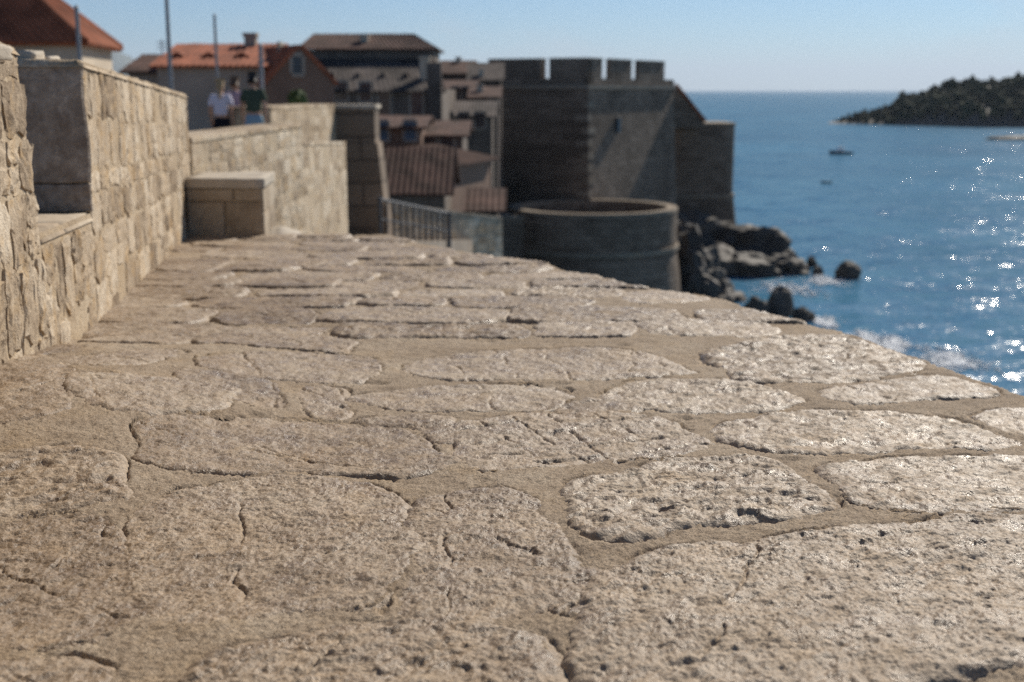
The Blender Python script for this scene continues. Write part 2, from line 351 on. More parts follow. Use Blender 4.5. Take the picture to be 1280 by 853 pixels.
# outlines of the stones in the photograph (pixels), roughness, height above the mortar (mm)
TR = [
 ('diamond', 0.25, 15, [(570,533),(590,528),(640,522),(690,518),(760,518),(800,522),(840,535),(876,553),(868,562),(830,566),(760,571),(700,578),(640,584),(592,587),(585,575),(575,560),(567,545)]),
 ('rough', 0.8, 26, [(707,628),(722,612),(760,598),(830,580),(900,575),(950,577),(985,595),(1010,618),(1036,640),(1000,648),(930,655),(850,660),(800,672),(760,675),(728,668),(712,650)]),
 ('rough', 0.5, 24, [(728,775),(745,745),(760,722),(800,700),(860,692),(890,686),(950,690),(1010,680),(1080,665),(1160,652),(1230,646),(1300,652),(1420,680),(1430,760),(1300,800),(1230,822),(1150,845),(1000,880),(850,885),(770,875),(745,830),(730,800)]),
 ('rough', 0.65, 19, [(1030,592),(1060,583),(1120,577),(1200,572),(1330,570),(1345,620),(1280,632),(1180,640),(1090,632),(1060,615)]),
 ('rough', 0.65, 17, [(905,545),(925,525),(985,517),(1090,512),(1160,522),(1220,535),(1265,552),(1240,558),(1150,556),(1090,565),(1000,566),(930,560)]),
 ('flat', 0.2, 14, [(1028,492),(1060,484),(1130,478),(1180,473),(1240,488),(1200,497),(1120,502),(1060,503)]),
 ('rough', 0.4, 14, [(1225,517),(1300,510),(1330,540),(1285,547),(1240,535)]),
 ('rough', 0.75, 20, [(885,445),(930,432),(1000,422),(1060,425),(1110,440),(1165,462),(1120,470),(1050,475),(980,480),(930,478),(900,462)]),
 ('rough', 0.6, 15, [(760,490),(800,478),(880,478),(960,485),(1003,500),(960,508),(890,515),(820,512),(770,502)]),
 ('cracked', 0.1, 12, [(505,455),(560,447),(640,438),(700,437),(780,440),(830,447),(858,465),(840,471),(760,473),(690,475),(620,476),(560,476),(515,470)]),
 ('flat', 0.15, 12, [(440,497),(520,488),(600,484),(680,484),(705,493),(690,510),(620,513),(540,516),(470,512)]),
 ('flat', 0.2, 10, [(700,506),(740,497),(790,500),(800,512),(740,517),(706,515)]),
 ('flat', 0.25, 10, [(175,560),(230,545),(320,535),(430,532),(500,535),(535,560),(550,582),(500,592),(420,590),(400,597),(380,590),(300,600),(230,598),(180,590)]),
 ('rough', 0.75, 16, [(0,607),(50,598),(100,592),(135,597),(150,615),(155,632),(120,640),(60,650),(20,655),(-60,660),(-80,620)]),
 ('flat', 0.22, 11, [(175,650),(215,628),(300,612),(400,605),(480,612),(505,640),(498,660),(515,680),(496,720),(478,750),(380,760),(300,770),(230,775),(190,740),(170,700)]),
 ('flat', 0.25, 11, [(512,665),(540,640),(560,620),(610,615),(660,622),(680,655),(700,690),(700,720),(680,750),(640,770),(560,778),(500,774),(508,740),(530,700)]),
 ('rough', 0.55, 22, [(230,870),(245,830),(300,808),(380,795),(450,786),(540,784),(600,788),(680,802),(690,830),(680,870),(600,905),(300,905)]),
 ('rough', 0.4, 17, [(-60,835),(0,830),(60,822),(110,832),(118,850),(90,880),(-60,890)]),
 ('flat', 0.35, 9, [(-80,690),(0,672),(60,660),(140,665),(165,700),(185,745),(150,770),(80,800),(-80,810)]),
 ('flat', 0.2, 9, [(692,742),(720,722),(750,724),(742,748),(733,768),(702,766)]),
 ('flat', 0.3, 10, [(-80,520),(0,508),(80,505),(95,525),(90,545),(40,570),(-80,580)]),
 ('flat', 0.3, 11, [(98,531),(115,520),(200,510),(290,506),(280,525),(210,545),(130,548),(102,541)]),
 ('rough', 0.45, 12, [(85,490),(130,478),(180,462),(215,455),(225,460),(185,487),(140,500),(95,503)]),
 ('flat', 0.3, 11, [(225,494),(270,489),(340,488),(358,505),(345,523),(295,520),(240,506)]),
 ('flat', 0.3, 11, [(238,468),(300,450),(400,445),(465,450),(475,470),(420,483),(330,485),(262,483)]),
 ('flat', 0.3, 12, [(380,496),(425,491),(436,500),(428,512),(422,525),(382,525)]),
 ('flat', 0.25, 10, [(-60,455),(30,452),(100,455),(105,465),(60,480),(0,486),(-60,488)]),
 ('flat', 0.3, 11, [(-70,493),(0,489),(55,483),(62,490),(45,499),(-70,506)]),
 ('flat', 0.2, 11, [(775,370),(800,364),(850,366),(875,372),(880,377),(850,380),(800,380),(780,376)]),
 ('rough', 0.5, 12, [(440,528),(500,524),(555,522),(562,535),(552,548),(540,546),(515,535),(470,532)]),
]
stones = []
for kind, rough, hh, px in TR:
    stones.append((kind, rough, hh / 1000.0, np.array([on_floor(*p).xy for p in px])))
# the rest of the paving, row after row
traced = [chaikin(s[3], 1) for s in stones]
yrow = 0.75; row_i = 0
while yrow < 9.5:
    dep = rng.uniform(0.27, 0.46); x = -3.1 + rng.uniform(0, .5)
    while x < 1.9:
        ln = rng.uniform(0.35, 0.85); g = rng.uniform(0.006, 0.03)
        cx, cy = x + ln / 2, yrow + dep / 2
        n = 12; ang = np.linspace(0, 2 * np.pi, n, endpoint=False) + rng.uniform(0, .3)
        ex = np.sign(np.cos(ang)) * np.abs(np.cos(ang)) ** 0.42 * (ln / 2 - g) * rng.uniform(0.85, 1.06, n)
        ey = np.sign(np.sin(ang)) * np.abs(np.sin(ang)) ** 0.42 * (dep / 2 - g) * rng.uniform(0.78, 1.08, n)
        tilt = rng.uniform(-.06, .06) - 0.05
        poly = np.stack([cx + ex - ey * tilt, cy + ey + ex * tilt], 1)
        x += ln
        tx = np.append(poly[:, 0], cx); ty = np.append(poly[:, 1], cy)
        if sdist(np.array([cx]), np.array([cy]), PLATE)[0] < -0.02: continue
        d = (cx - WA.x) * WN.x + (cy - WA.y) * WN.y
        if d < -0.15: continue
        if any(sdist(tx, ty, q).max() > -0.012 for q in traced): continue
        if any((sdist(q[:, 0], q[:, 1], poly).max() > -0.012) for q in traced): continue
        r = rng.uniform(); kind = 'rough' if r < 0.4 else 'flat'
        stones.append((kind, rng.uniform(0.45, 0.95) if kind == 'rough' else rng.uniform(0.1, 0.4), rng.uniform(0.008, 0.022), poly))
    yrow += dep; row_i += 1

paving = struct('pavement', (0, 3, -0.9))
ALL_SD = []
def seg_d(X, Y, a, b):
    ex, ey = b[0] - a[0], b[1] - a[1]; t = np.clip(((X - a[0]) * ex + (Y - a[1]) * ey) / (ex * ex + ey * ey + 1e-9), 0, 1)
    return np.hypot(X - a[0] - ex * t, Y - a[1] - ey * t)
def relief(X, Y, rough, seed):
    z = 0.0050 * fbm(X * 5, Y * 5, 3, seed) + 0.0034 * fbm(X * 24, Y * 26, 3, seed + 5, 0.55)
    z = z + (0.0021 - 0.0010 * rough) * fbm(X * 95, Y * 85, 2, seed + 9, 0.75)
    # weather pits and ledges, drawn out along the bed of the stone
    a = X * 0.94 + Y * 0.34; c = -X * 0.34 + Y * 0.94
    wx = a + 0.03 * perlin(a * 9, c * 9, seed + 2); wy = c + 0.03 * perlin(a * 9 + 7, c * 9, seed + 3)
    n = fbm(wx * 7, wy * 15, 4, seed + 21, 0.42)
    pit = sstep(0.02, 0.80, n)
    z = z - rough * 0.0052 * pit
    rd = 1 - np.abs(fbm(wx * 13, wy * 24, 3, seed + 31, 0.55)) * 1.7
    z = z + rough * 0.0050 * np.clip(rd, -0.4, 1) + rough * 0.0034 * fbm(wx * 34, wy * 62, 3, seed + 37, 0.6)
    z = z + rough * 0.0072 * fbm(wx * 8 + wy * 6, wy * 28, 3, seed + 45, 0.55)
    # a few single holes
    hn = perlin(X * 11, Y * 13, seed + 41)
    z = z - 0.0035 * sstep(0.66, 0.95, hn)
    return z
def rag(x, y, i, P):
    a = x + 0.035 * perlin(x * 2.6, y * 2.6, i + 7) + 0.022 * perlin(x * 6, y * 6, i) + 0.010 * perlin(x * 17, y * 17, i + 1) + 0.005 * perlin(x * 50, y * 50, i + 3)
    b2 = y + 0.035 * perlin(x * 2.6, y * 2.6, i + 57) + 0.022 * perlin(x * 6, y * 6, i + 50) + 0.010 * perlin(x * 17, y * 17, i + 51) + 0.005 * perlin(x * 50, y * 50, i + 53)
    return sdist(a, b2, P) + 0.027
for i, (kind, rough, hh, poly) in enumerate(stones):
    P = chaikin(poly, 1); mn = P.min(0) - 0.07; mxx = P.max(0) + 0.07
    Yc = max(1.6, mn[1] + 0.05); inview = abs((mn[0] + mxx[0]) / 2 / Yc) < 0.75
    k = 1.0 if inview else 2.6
    cx_, cy_ = 0.00135 * Yc * k, 0.0023 * Yc * k
    xs = np.arange(mn[0], mxx[0] + cx_, cx_); ys = np.arange(mn[1], mxx[1] + cy_, cy_)
    X, Y = np.meshgrid(xs, ys); sh = X.shape; x = X.ravel(); y = Y.ravel()
    sd = rag(x, y, i, P)
    sp = sdist(x, y, PLATE) + 0.02 * perlin(x * 7, y * 7, 77)
    sd = np.minimum(sd, sp + 0.03)
    w = 0.016 if kind != 'rough' else 0.026
    t = np.clip(sd / w, 0, 1)
    far_ = (i >= len(TR)) and poly[:, 1].mean() > 4.0; hh = hh * (0.75 if far_ else 0.38 if kind == 'rough' else 0.42); z = hh * (1 - (1 - t) ** 2.4) + 0.35 * np.minimum(sd, 0) * 3.0
    tx_, ty_ = rng.uniform(-.012, .012, 2) * (2.6 if far_ else 1)
    z = z + ((x - poly[:, 0].mean()) * tx_ + (y - poly[:, 1].mean()) * ty_) + relief(x, y, rough, 100 + 7 * (i % 31)) * (0.35 + 0.65 * t)
    if kind == 'diamond':
        A = [((590,556),(820,520)),((600,572),(876,540)),((670,578),(880,556)),((575,540),(700,520))]
        B = [((640,524),(735,577)),((685,519),(760,572)),((740,518),(845,566)),((600,530),(690,580))]
        for li, (a, bb) in enumerate(A + B):
            a = on_floor(*a).xy; bb = on_floor(*bb).xy
            dd = seg_d(x + 0.006 * perlin(x * 22, y * 22, 3), y + 0.006 * perlin(x * 22, y * 22, 4), a, bb)
            z = z - (0.010 if li < 4 else 0.008) * (1 - sstep(0.002 if li < 4 else 0.001, 0.011 if li < 4 else 0.006, dd)) * sstep(-0.5, 0.1, perlin(x * 9, y * 9, li))
    nc = {'cracked': 6, 'flat': 2, 'rough': 1}.get(kind, 0)
    for c in range(nc):
        k0 = rng.integers(len(poly)); p0 = poly[k0]; p1 = poly[(k0 + len(poly) // 2 + rng.integers(-1, 2)) % len(poly)]
        if kind == 'cracked':
            f = (c + 0.7) / 6.2; xx = mn[0] + f * (mxx[0] - mn[0]); p0 = (xx, mn[1]); p1 = (xx + rng.uniform(-.15, .15), mxx[1])
        dd = seg_d(x + 0.02 * perlin(x * 9, y * 9, c + i) + .006 * perlin(x * 40, y * 40, c), y + 0.02 * perlin(x * 9, y * 9, c + i + 9) + .006 * perlin(x * 40, y * 40, c + 4), p0, p1)
        z = z - (0.009 if kind == 'cracked' else 0.007) * (1 - sstep(0.0008, 0.005 * max(1, Yc / 3.5), dd)) * sstep(-0.25, 0.1, perlin(x * 6, y * 6, c + 3 * i))
    zz = base(x, y) + z
    zz = zz - 1.6 * np.clip(-sp + 0.0, 0, 1) ** 1.0 * (sp < 0)
    keep = (sd > -0.022).reshape(sh)
    idx = np.arange(x.size).reshape(sh)
    q = keep[:-1, :-1] & keep[1:, :-1] & keep[:-1, 1:] & keep[1:, 1:]
    quads = np.stack([idx[:-1, :-1][q], idx[:-1, 1:][q], idx[1:, 1:][q], idx[1:, :-1][q]], 1)
    if len(quads) < 4: continue
    used = np.unique(quads); rm = np.full(x.size, -1); rm[used] = np.arange(len(used))
    mesh_np('paving_stone', np.stack([x, y, zz], 1)[used], rm[quads], M['paving'], paving)
    ALL_SD.append((P, mn, mxx, i))

# mortar between the stones: one sheet, left open where a stone covers it
ys = [0.7]
while ys[-1] < 9.7: ys.append(ys[-1] + max(0.0036, 0.0031 * ys[-1]))
ys = np.array(ys); us = np.arange(-0.66, 0.68, 0.00185)
Ym, Um = np.meshgrid(ys, us, indexing='ij'); Xm = Um * np.maximum(Ym, 1.9) * 1.15
sh = Xm.shape; x = Xm.ravel(); y = Ym.ravel()
best = np.full(x.size, -1.0)
for P, mn, mxx, i in ALL_SD:
    s = np.where((x > mn[0] - .03) & (x < mxx[0] + .03) & (y > mn[1] - .03) & (y < mxx[1] + .03))[0]
    if len(s) == 0: continue
    px_, py_ = x[s], y[s]
    best[s] = np.maximum(best[s], rag(px_, py_, i, P))
lev = 0.0058 * fbm(x * 2.3, y * 2.3, 3, 401) + 0.0040
gap = (1 - sstep(0.001, 0.009, np.abs(best + 0.002))) * sstep(-0.12, 0.25, perlin(x * 5, y * 5, 402))
z = lev + 0.0030 * fbm(x * 14, y * 14, 3, 403) + 0.0036 * fbm(x * 75, y * 66, 3, 404, 0.75) - 0.018 * gap - 0.012 * sstep(0.005, 0.03, best)
z = z - 0.012 * sstep(0.5, 0.75, perlin(x * 6, y * 9, 405))
sp = sdist(x, y, PLATE) + 0.02 * perlin(x * 7, y * 7, 77)
z = base(x, y) + z - 1.6 * np.clip(-sp, 0, 1)
keep = ((best < 0.03) & (sp > -0.09)).reshape(sh)
idx = np.arange(x.size).reshape(sh)
q = keep[:-1, :-1] & keep[1:, :-1] & keep[:-1, 1:] & keep[1:, 1:]
quads = np.stack([idx[:-1, :-1][q], idx[:-1, 1:][q], idx[1:, 1:][q], idx[1:, :-1][q]], 1)
used = np.unique(quads); rm = np.full(x.size, -1); rm[used] = np.arange(len(used))
mesh_np('mortar', np.stack([x, y, z], 1)[used], rm[quads], M['mortar'], paving)
# the wall itself, down to the shore
bm = bmesh.new()
foot = [(p[0] * 0.985, p[1]) for p in PLATE]
prism(bm, foot, [-19.5] * len(foot), [-H0 - SLOPE * p[1] - 0.10 for p in foot])
bm_obj('wall_core', bm, M['fort'], paving)

# ------------------------------------------------------------------ sea, far land
sea_me = bmesh.new()
rings = [3, 20, 45, 70, 100, 140, 200, 300, 500, 900, 1800, 4000, 10000, 30000, 90000]; prev = None; c0 = Vector((60, 60, 0))
cv = sea_me.verts.new((c0.x, c0.y, SEA))
for r in rings:
    ring = [sea_me.verts.new((c0.x + r * math.cos(2 * math.pi * k / 48), c0.y + r * math.sin(2 * math.pi * k / 48), SEA)) for k in range(48)]
    for k in range(48):
        if prev is None: sea_me.faces.new([cv, ring[k], ring[(k + 1) % 48]])
        else: sea_me.faces.new([prev[k], ring[k], ring[(k + 1) % 48], prev[(k + 1) % 48]])
    prev = ring
tag(bm_obj('sea', sea_me, M['water']), kind='structure')

def fbm3(p, octv=4): return mnoise.fractal(p, 1.0, 2.0, octv)
# wooded island on the right: skyline from the photograph, as a ridge with depth
sky_px = [(1036,153),(1048,149),(1060,146),(1075,139),(1100,134),(1115,128),(1128,117),(1150,112),(1175,104),(1205,99),(1240,96),(1280,92),(1340,86),(1420,80),(1520,78),(1650,84)]
def ridge_h(u):
    for (a, ya), (b, yb) in zip(sky_px, sky_px[1:]):
        if a <= u <= b: return ya + (yb - ya) * (u - a) / (b - a)
    return sky_px[-1][1]
isl = struct('island', (330, 760, SEA)); V = []; NU, NV = 110, 26
sil = []
for i in range(NU + 1):
    u = 1036 + (1650 - 1036) * i / NU
    shore = on_sea(u, 154.5 + 5.0 * min(1, (u - 1036) / 190)); dirv = Vector((shore.x, shore.y)).normalized()
    base_d = shore.xy.length
    Dp = 36 + 154 * min(1, max(0, u - 1036) / 150); zt = (HOR - ridge_h(u)) / F * (shore.y + .42 * Dp) - SEA; zt = max(0.8, zt - min(4.6, .35 * zt))
    sil.append((u, dirv, base_d, zt, Dp))
    for j in range(NV + 1):
        t = j / NV; d = base_d - 4 + Dp * t
        prof = min(1, (t / 0.42)) ** 0.55 if t < 0.42 else max(0, 1 - ((t - 0.42) / 0.58) ** 1.6)
        n = fbm3(Vector((i * 0.22, j * 0.3, 3)))
        z = SEA - 0.8 + prof * (zt + 0.8) * (1 + 0.10 * n)
        V.append((dirv.x * d, dirv.y * d, z))
Fc = [(i * (NV + 1) + j, i * (NV + 1) + j + 1, (i + 1) * (NV + 1) + j + 1, (i + 1) * (NV + 1) + j) for i in range(NU) for j in range(NV)]
mesh_py('island_terrain', V, [f[::-1] for f in Fc], M['rock'], isl, True)
# its pine wood
ico = bmesh.new(); bmesh.ops.create_icosphere(ico, subdivisions=1, radius=1.0)
iv = np.array([v.co[:] for v in ico.verts]); ifc = np.array([[v.index for v in f.verts] for f in ico.faces]); ico.free()
vv, ff = [], []
for k in range(3600):
    i = random.randrange(1, NU); u, dirv, bd, zt, Dp = sil[i]; t = random.uniform(0.03, 0.75)
    if zt < 0.9: continue
    prof = min(1, (t / 0.42)) ** 0.55 if t < 0.42 else max(0, 1 - ((t - 0.42) / 0.58) ** 1.6)
    z = SEA - 0.8 + prof * (zt + 0.8)
    if z < SEA + 0.9: continue
    d = bd - 4 + Dp * t; r = random.uniform(1.1, 2.6) * min(1, 0.3 + zt / 14); off = random.uniform(-2, 2)
    c = np.array([dirv.x * d + dirv.y * off, dirv.y * d - dirv.x * off, z + r * 0.55])
    if random.random() < 0.04: r *= 1.25; c[2] += 1.6
    sc = np.array([r, r, r * random.uniform(0.9, 1.35)])
    jit = 1 + 0.28 * rng.standard_normal((len(iv), 1))
    ff.append(ifc + len(vv) * len(iv)); vv.append(iv * jit * sc + c)
o = mesh_np('forest', np.concatenate(vv), np.concatenate(ff), M['forest'], None, False)
tag(o, 'dark pine wood covering the island', 'forest', kind='stuff')

# a blue mountain far behind the houses on the left
V = []
for i in range(61):
    for j in range(13):
        u = -420 + i * 11; Y = 13500 + j * 560
        d = ray(u, HOR); hgt = max(0, HOR - (54 + (0.0062 * max(0, u - 110) ** 2))) / F * 16300
        prof = math.exp(-((j - 5) / 3.2) ** 2)
        z = SEA - 2 + max(0, (hgt + 20) * prof * (1 + 0.16 * fbm3(Vector((i * 0.16, j * 0.5, 9)))))
        V.append((d.x * Y, Y, z))
Fc = [(i * 13 + j, (i + 1) * 13 + j, (i + 1) * 13 + j + 1, i * 13 + j + 1) for i in range(60) for j in range(12)]
tag(mesh_py('mountain', V, Fc, M['mountain'], None, True), kind='structure')

# low reef with white water off the island
def rock_mesh(name, c, size, seed, mat, parent=None, sub=3, amp=0.35, flat=0.0, freq=1.3):
    bm = bmesh.new(); bmesh.ops.create_icosphere(bm, subdivisions=sub, radius=1.0)
    for v in bm.verts:
        p = v.co.copy(); n = fbm3(p * freq + Vector((seed * 3.7, seed * 1.3, 0)), 5)
        rd = mnoise.noise(p * freq * 2.3 + Vector((seed, 5, 1)))
        cell = mnoise.voronoi(p * 1.9 + Vector((seed, seed, 0)))[0][0]
        k = 1 + amp * n * 0.7 + amp * 0.3 * rd - amp * 0.7 * (0.5 - cell) + amp * 0.35 * (0.3 - abs(mnoise.noise(p * 5.5 + Vector((seed, 2, 3))))) + amp * .12 * mnoise.noise(p * 13)
        v.co = Vector((p.x * size[0] * k, p.y * size[1] * k, p.z * size[2] * k)) + Vector(c)
    return bm_obj(name, bm, mat, parent, False)
# ------------------------------------------------------------------ shore rocks
def shore_rock(px, width_px, height_m, label, name='boulder', cat='rock', group='boulders in the surf', depth=1.0, seed=1, amp=0.35):
    p = on_sea(*px); w = width_px / F * p.y / 2
    o = rock_mesh(name, (p.x, p.y, SEA + height_m * 0.18), (w, w * depth, height_m), seed, M['rock'], None, 4, amp)
    return tag(o, label, cat, group)
shore_rock((1060, 347), 32, 1.55, 'dark rounded boulder alone in the water, farthest right of the rocks', seed=2, amp=.2)
shore_rock((1014, 333), 13, 0.9, 'smallest boulder off the rocky point, behind its twin', seed=3)
shore_rock((1022, 343), 14, 0.8, 'small low boulder in white water just off the rocky point', seed=4)
shore_rock((975, 394), 34, 2.3, 'tall rounded dark boulder beside the paved wall edge', seed=5, amp=.2)
shore_rock((945, 396), 34, 1.5, 'low dark boulder joined to the left of the tall one', seed=6)
shore_rock((1003, 401), 28, 1.0, 'flat dark boulder to the right of the tall one with foam behind', seed=7)
# rocky point under the square tower, from overlapping ledges
pt = empty('rock_outcrop', (27, 142, SEA), 'dark rocky point sloping into the sea below the square tower', 'rock')
for k, (u, v, Y, w, h) in enumerate([(905, 330, 146, 6.5, 4.6), (936, 330, 144, 4.6, 4.2), (870, 325, 147, 6.0, 5.0), (960, 338, 140, 4.2, 2.6), (975, 342, 138, 3.0, 1.7), (925, 345, 138, 4.5, 2.0), (890, 345, 138, 4.2, 2.4)]):
    p = at(u, v, Y); rock_mesh('ledge', (p.x, p.y, p.z if k < 4 else SEA + 0.2), (w, w * 0.9, h), 20 + k, M['rock'], pt, 4, 0.42)
pt = empty('rock_outcrop', (19, 124, SEA), 'steep dark rocks at the foot of the round bastion', 'rock')
for k, (u, v, Y, w, h) in enumerate([(858, 345, 122, 3.0, 4.4), (868, 365, 120, 3.0, 3.4), (885, 375, 120, 2.8, 2.2), (905, 378, 119, 2.0, 1.3), (850, 300, 125, 1.7, 2.0)]):
    p = at(u, v, Y); rock_mesh('ledge', (p.x, p.y, p.z), (w, w, h), 40 + k, M['rock'], pt, 4, 0.42)
reef = rock_mesh('reef', (on_sea(1268, 175).x, on_sea(1268, 175).y, SEA + 0.1), (13, 4, 1.6), 60, M['rock'], None, 4, 0.3)
tag(reef, 'long low dark reef lying in bright water before the island', 'rock')

# surf: lumps of white water where the swell breaks
def foam_patch(px, wpx, n, label, spread=0.35, seed=0):
    p = on_sea(*px); w = wpx / F * p.y / 2; rr = random.Random(seed); vv, ff = [], []
    for k in range(n * 2):
        a = rr.gauss(0, .6); q = (p.x + a * w, p.y + rr.gauss(0, .5) * w * spread * 3.2 + 1.2 * math.sin(a * 5 + seed))
        r = rr.uniform(0.03, 0.17) * (1.3 - min(1, abs(a)))
        jit = 1 + 0.25 * np.array([[rr.gauss(0, 1)] for _ in range(len(iv))])
        ff.append(ifc + len(vv) * len(iv)); vv.append(iv * jit * np.array([r * rr.uniform(1, 3.0), r * 1.2, r * 0.42]) + np.array([q[0], q[1], SEA + 0.05]))
    o = mesh_np('foam', np.concatenate(vv), np.concatenate(ff), M['foam'], None, True)
    return tag(o, label, 'foam', 'white surf along the rocks', kind='stuff')
for k, (px, w, n, lb) in enumerate([
    ((1030, 352), 70, 130, 'white surf between the small boulders and the lone boulder'), ((985, 362), 110, 150, 'streak of white surf below the rocky point'),
    ((912, 372), 40, 120, 'white surf splashing at the foot of the steep rocks'), ((1025, 402), 60, 120, 'white surf behind the flat boulder'),
    ((1075, 425), 90, 260, 'white surf line beside the paved edge'), ((1115, 432), 70, 200, 'bright patch of white surf next to the paved edge'),
    ((1190, 452), 110, 240, 'thin broken surf near the lower right of the water'), ((1000, 330), 30, 50, 'thin white surf behind the rocky point'),
    ((1262, 166), 110, 260, 'white water behind the low reef'), ((1262, 181), 100, 200, 'white water in front of the low reef')]):
    foam_patch(px, w, n, lb, seed=k + 1, spread=0.35 if k < 8 else 0.5)

# ------------------------------------------------------------------ boats
def boat(px, length, heading, label, big):
    p = on_sea(*px); root = empty('boat', (p.x, p.y, SEA), label, 'boat', 'small boats on the bay')
    cs, sn = math.cos(heading), math.sin(heading)
    def W(x, y, z): return (p.x + x * cs - y * sn, p.y + x * sn + y * cs, SEA + z)
    bm = bmesh.new(); N = 12; secs = []
    for i in range(N + 1):
        t = i / N; hw = length * 0.16 * (1 - max(0, (t - 0.35) / 0.65) ** 2.2); sheer = length * (0.10 + 0.07 * t * t)
        x = (t - 0.45) * length
        secs.append([bm.verts.new(W(x, s * hw * f, z)) for s, f, z in ((-1, 1, sheer), (-1, .8, .02), (0, .02, -length * .05), (1, .8, .02), (1, 1, sheer))])
    for a, b2 in zip(secs, secs[1:]):
        for k in range(4): bm.faces.new([a[k], b2[k], b2[k + 1], a[k + 1]])
    bm.faces.new(secs[0]); bm_obj('hull', bm, M['hull'], root)
    bm = bmesh.new()
    hexa(bm, [W(-length * .40, -length * .13, length * .07), W(length * .25, -length * .12, length * .07), W(length * .25, length * .12, length * .07), W(-length * .40, length * .13, length * .07),
              W(-length * .40, -length * .13, length * .085), W(length * .25, -length * .12, length * .085), W(length * .25, length * .12, length * .085), W(-length * .40, length * .13, length * .085)])
    bm_obj('deck', bm, M['wood'], root)
    bm = bmesh.new()
    for s in (-1, 1):
        tube(bm, [W((t / 10 - 0.45) * length, s * length * 0.165 * (1 - max(0, (t / 10 - 0.35) / 0.65) ** 2.2), length * (0.105 + 0.07 * (t / 10) ** 2)) for t in range(11)], length * .012, 6)
    bm_obj('gunwale', bm, M['white'] if big else M['wood'], root)
    if big:
        bm = bmesh.new(); a, b2 = -0.05 * length, 0.22 * length; w = 0.10 * length
        hexa(bm, [W(a, -w, length * .08), W(b2, -w, length * .08), W(b2, w, length * .08), W(a, w, length * .08), W(a, -w * .9, length * .30), W(b2 - .06 * length, -w * .9, length * .30), W(b2 - .06 * length, w * .9, length * .30), W(a, w * .9, length * .30)])
        cab = bm_obj('cabin', bm, M['white'], root)
        bm = bmesh.new(); tube(bm, [W(0.02 * length, 0, length * .3), W(0.02 * length, 0, length * .52)], length * .008, 6); bm_obj('mast', bm, M['metal'], root)
    else:
        bm = bmesh.new(); hexa(bm, [W(-.1 * length, -.14 * length, .10 * length), W(0, -.14 * length, .10 * length), W(0, .14 * length, .10 * length), W(-.1 * length, .14 * length, .10 * length),
                                   W(-.1 * length, -.14 * length, .13 * length), W(0, -.14 * length, .13 * length), W(0, .14 * length, .13 * length), W(-.1 * length, .14 * length, .13 * length)])
        bm_obj('thwart', bm, M['wood'], root)
        bm = bmesh.new(); tube(bm, [W(-.5 * length, 0, .0), W(-.5 * length, 0, .22 * length)], length * .05, 8); bm_obj('outboard_motor', bm, M['iron'], root)
boat((1052, 193), 7.6, math.pi + 0.15, 'dark hulled boat with white cabin out on the bay', True)
boat((1033, 229), 2.3, 2.6, 'tiny dark dinghy nearer the shore than the cabin boat', False)

# ------------------------------------------------------------------ rubble walls: every stone its own piece
def wall_stone(name, P0, T, U, N, t0, t1, h0, h1, mat, parent, proud, seed, nx=6, ny=5, rough=0.012, rd=0.24, jit=0.22):
    """an uneven stone face between t0..t1 along T and h0..h1 along U, standing out along N"""
    V = []; w, h = t1 - t0, h1 - h0
    ga = [-1, -0.97] + [-0.97 + 1.94 * i / (nx - 2) for i in range(1, nx - 2)] + [0.97, 1]
    gb = [-1, -0.96] + [-0.96 + 1.92 * i / (ny - 2) for i in range(1, ny - 2)] + [0.96, 1]
    tl1 = 0.25 * mnoise.noise(Vector((seed, 1, 1))); tl2 = 0.25 * mnoise.noise(Vector((seed, 5, 1)))
    for j in range(ny + 1):
        for i in range(nx + 1):
            a, b2 = ga[i], gb[j]
            e = max(abs(a), abs(b2)); edge = (i in (0, nx)) or (j in (0, ny))
            k = 1 - rd * .6 * (abs(a) * abs(b2)) ** 2.5
            q = Vector((a * w / 2 * k, b2 * h / 2 * k, seed * 2.3))
            n = 0.5 * mnoise.noise(q * 9 + Vector((seed, 0, 0))) + 0.8 * mnoise.noise(q * 26) + 0.7 * mnoise.noise(q * 61)
            jx = jit * min(w, h) * mnoise.noise(Vector((a * 1.6, b2 * 1.6, seed))) ; jh = jit * min(w, h) * mnoise.noise(Vector((a * 1.6, b2 * 1.6, seed + 9)))
            out_ = -0.006 if edge else proud * (1 - 0.5 * e ** 8 + tl1 * a + tl2 * b2) + rough * n * 0.62
            V.append(P0 + T * (t0 + w / 2 + q.x + jx) + U * (h0 + h / 2 + q.y + jh) + N * out_)
    Fc = [(j * (nx + 1) + i, j * (nx + 1) + i + 1, (j + 1) * (nx + 1) + i + 1, (j + 1) * (nx + 1) + i) for j in range(ny) for i in range(nx)]
    return mesh_py(name, V, Fc, mat, parent, False)
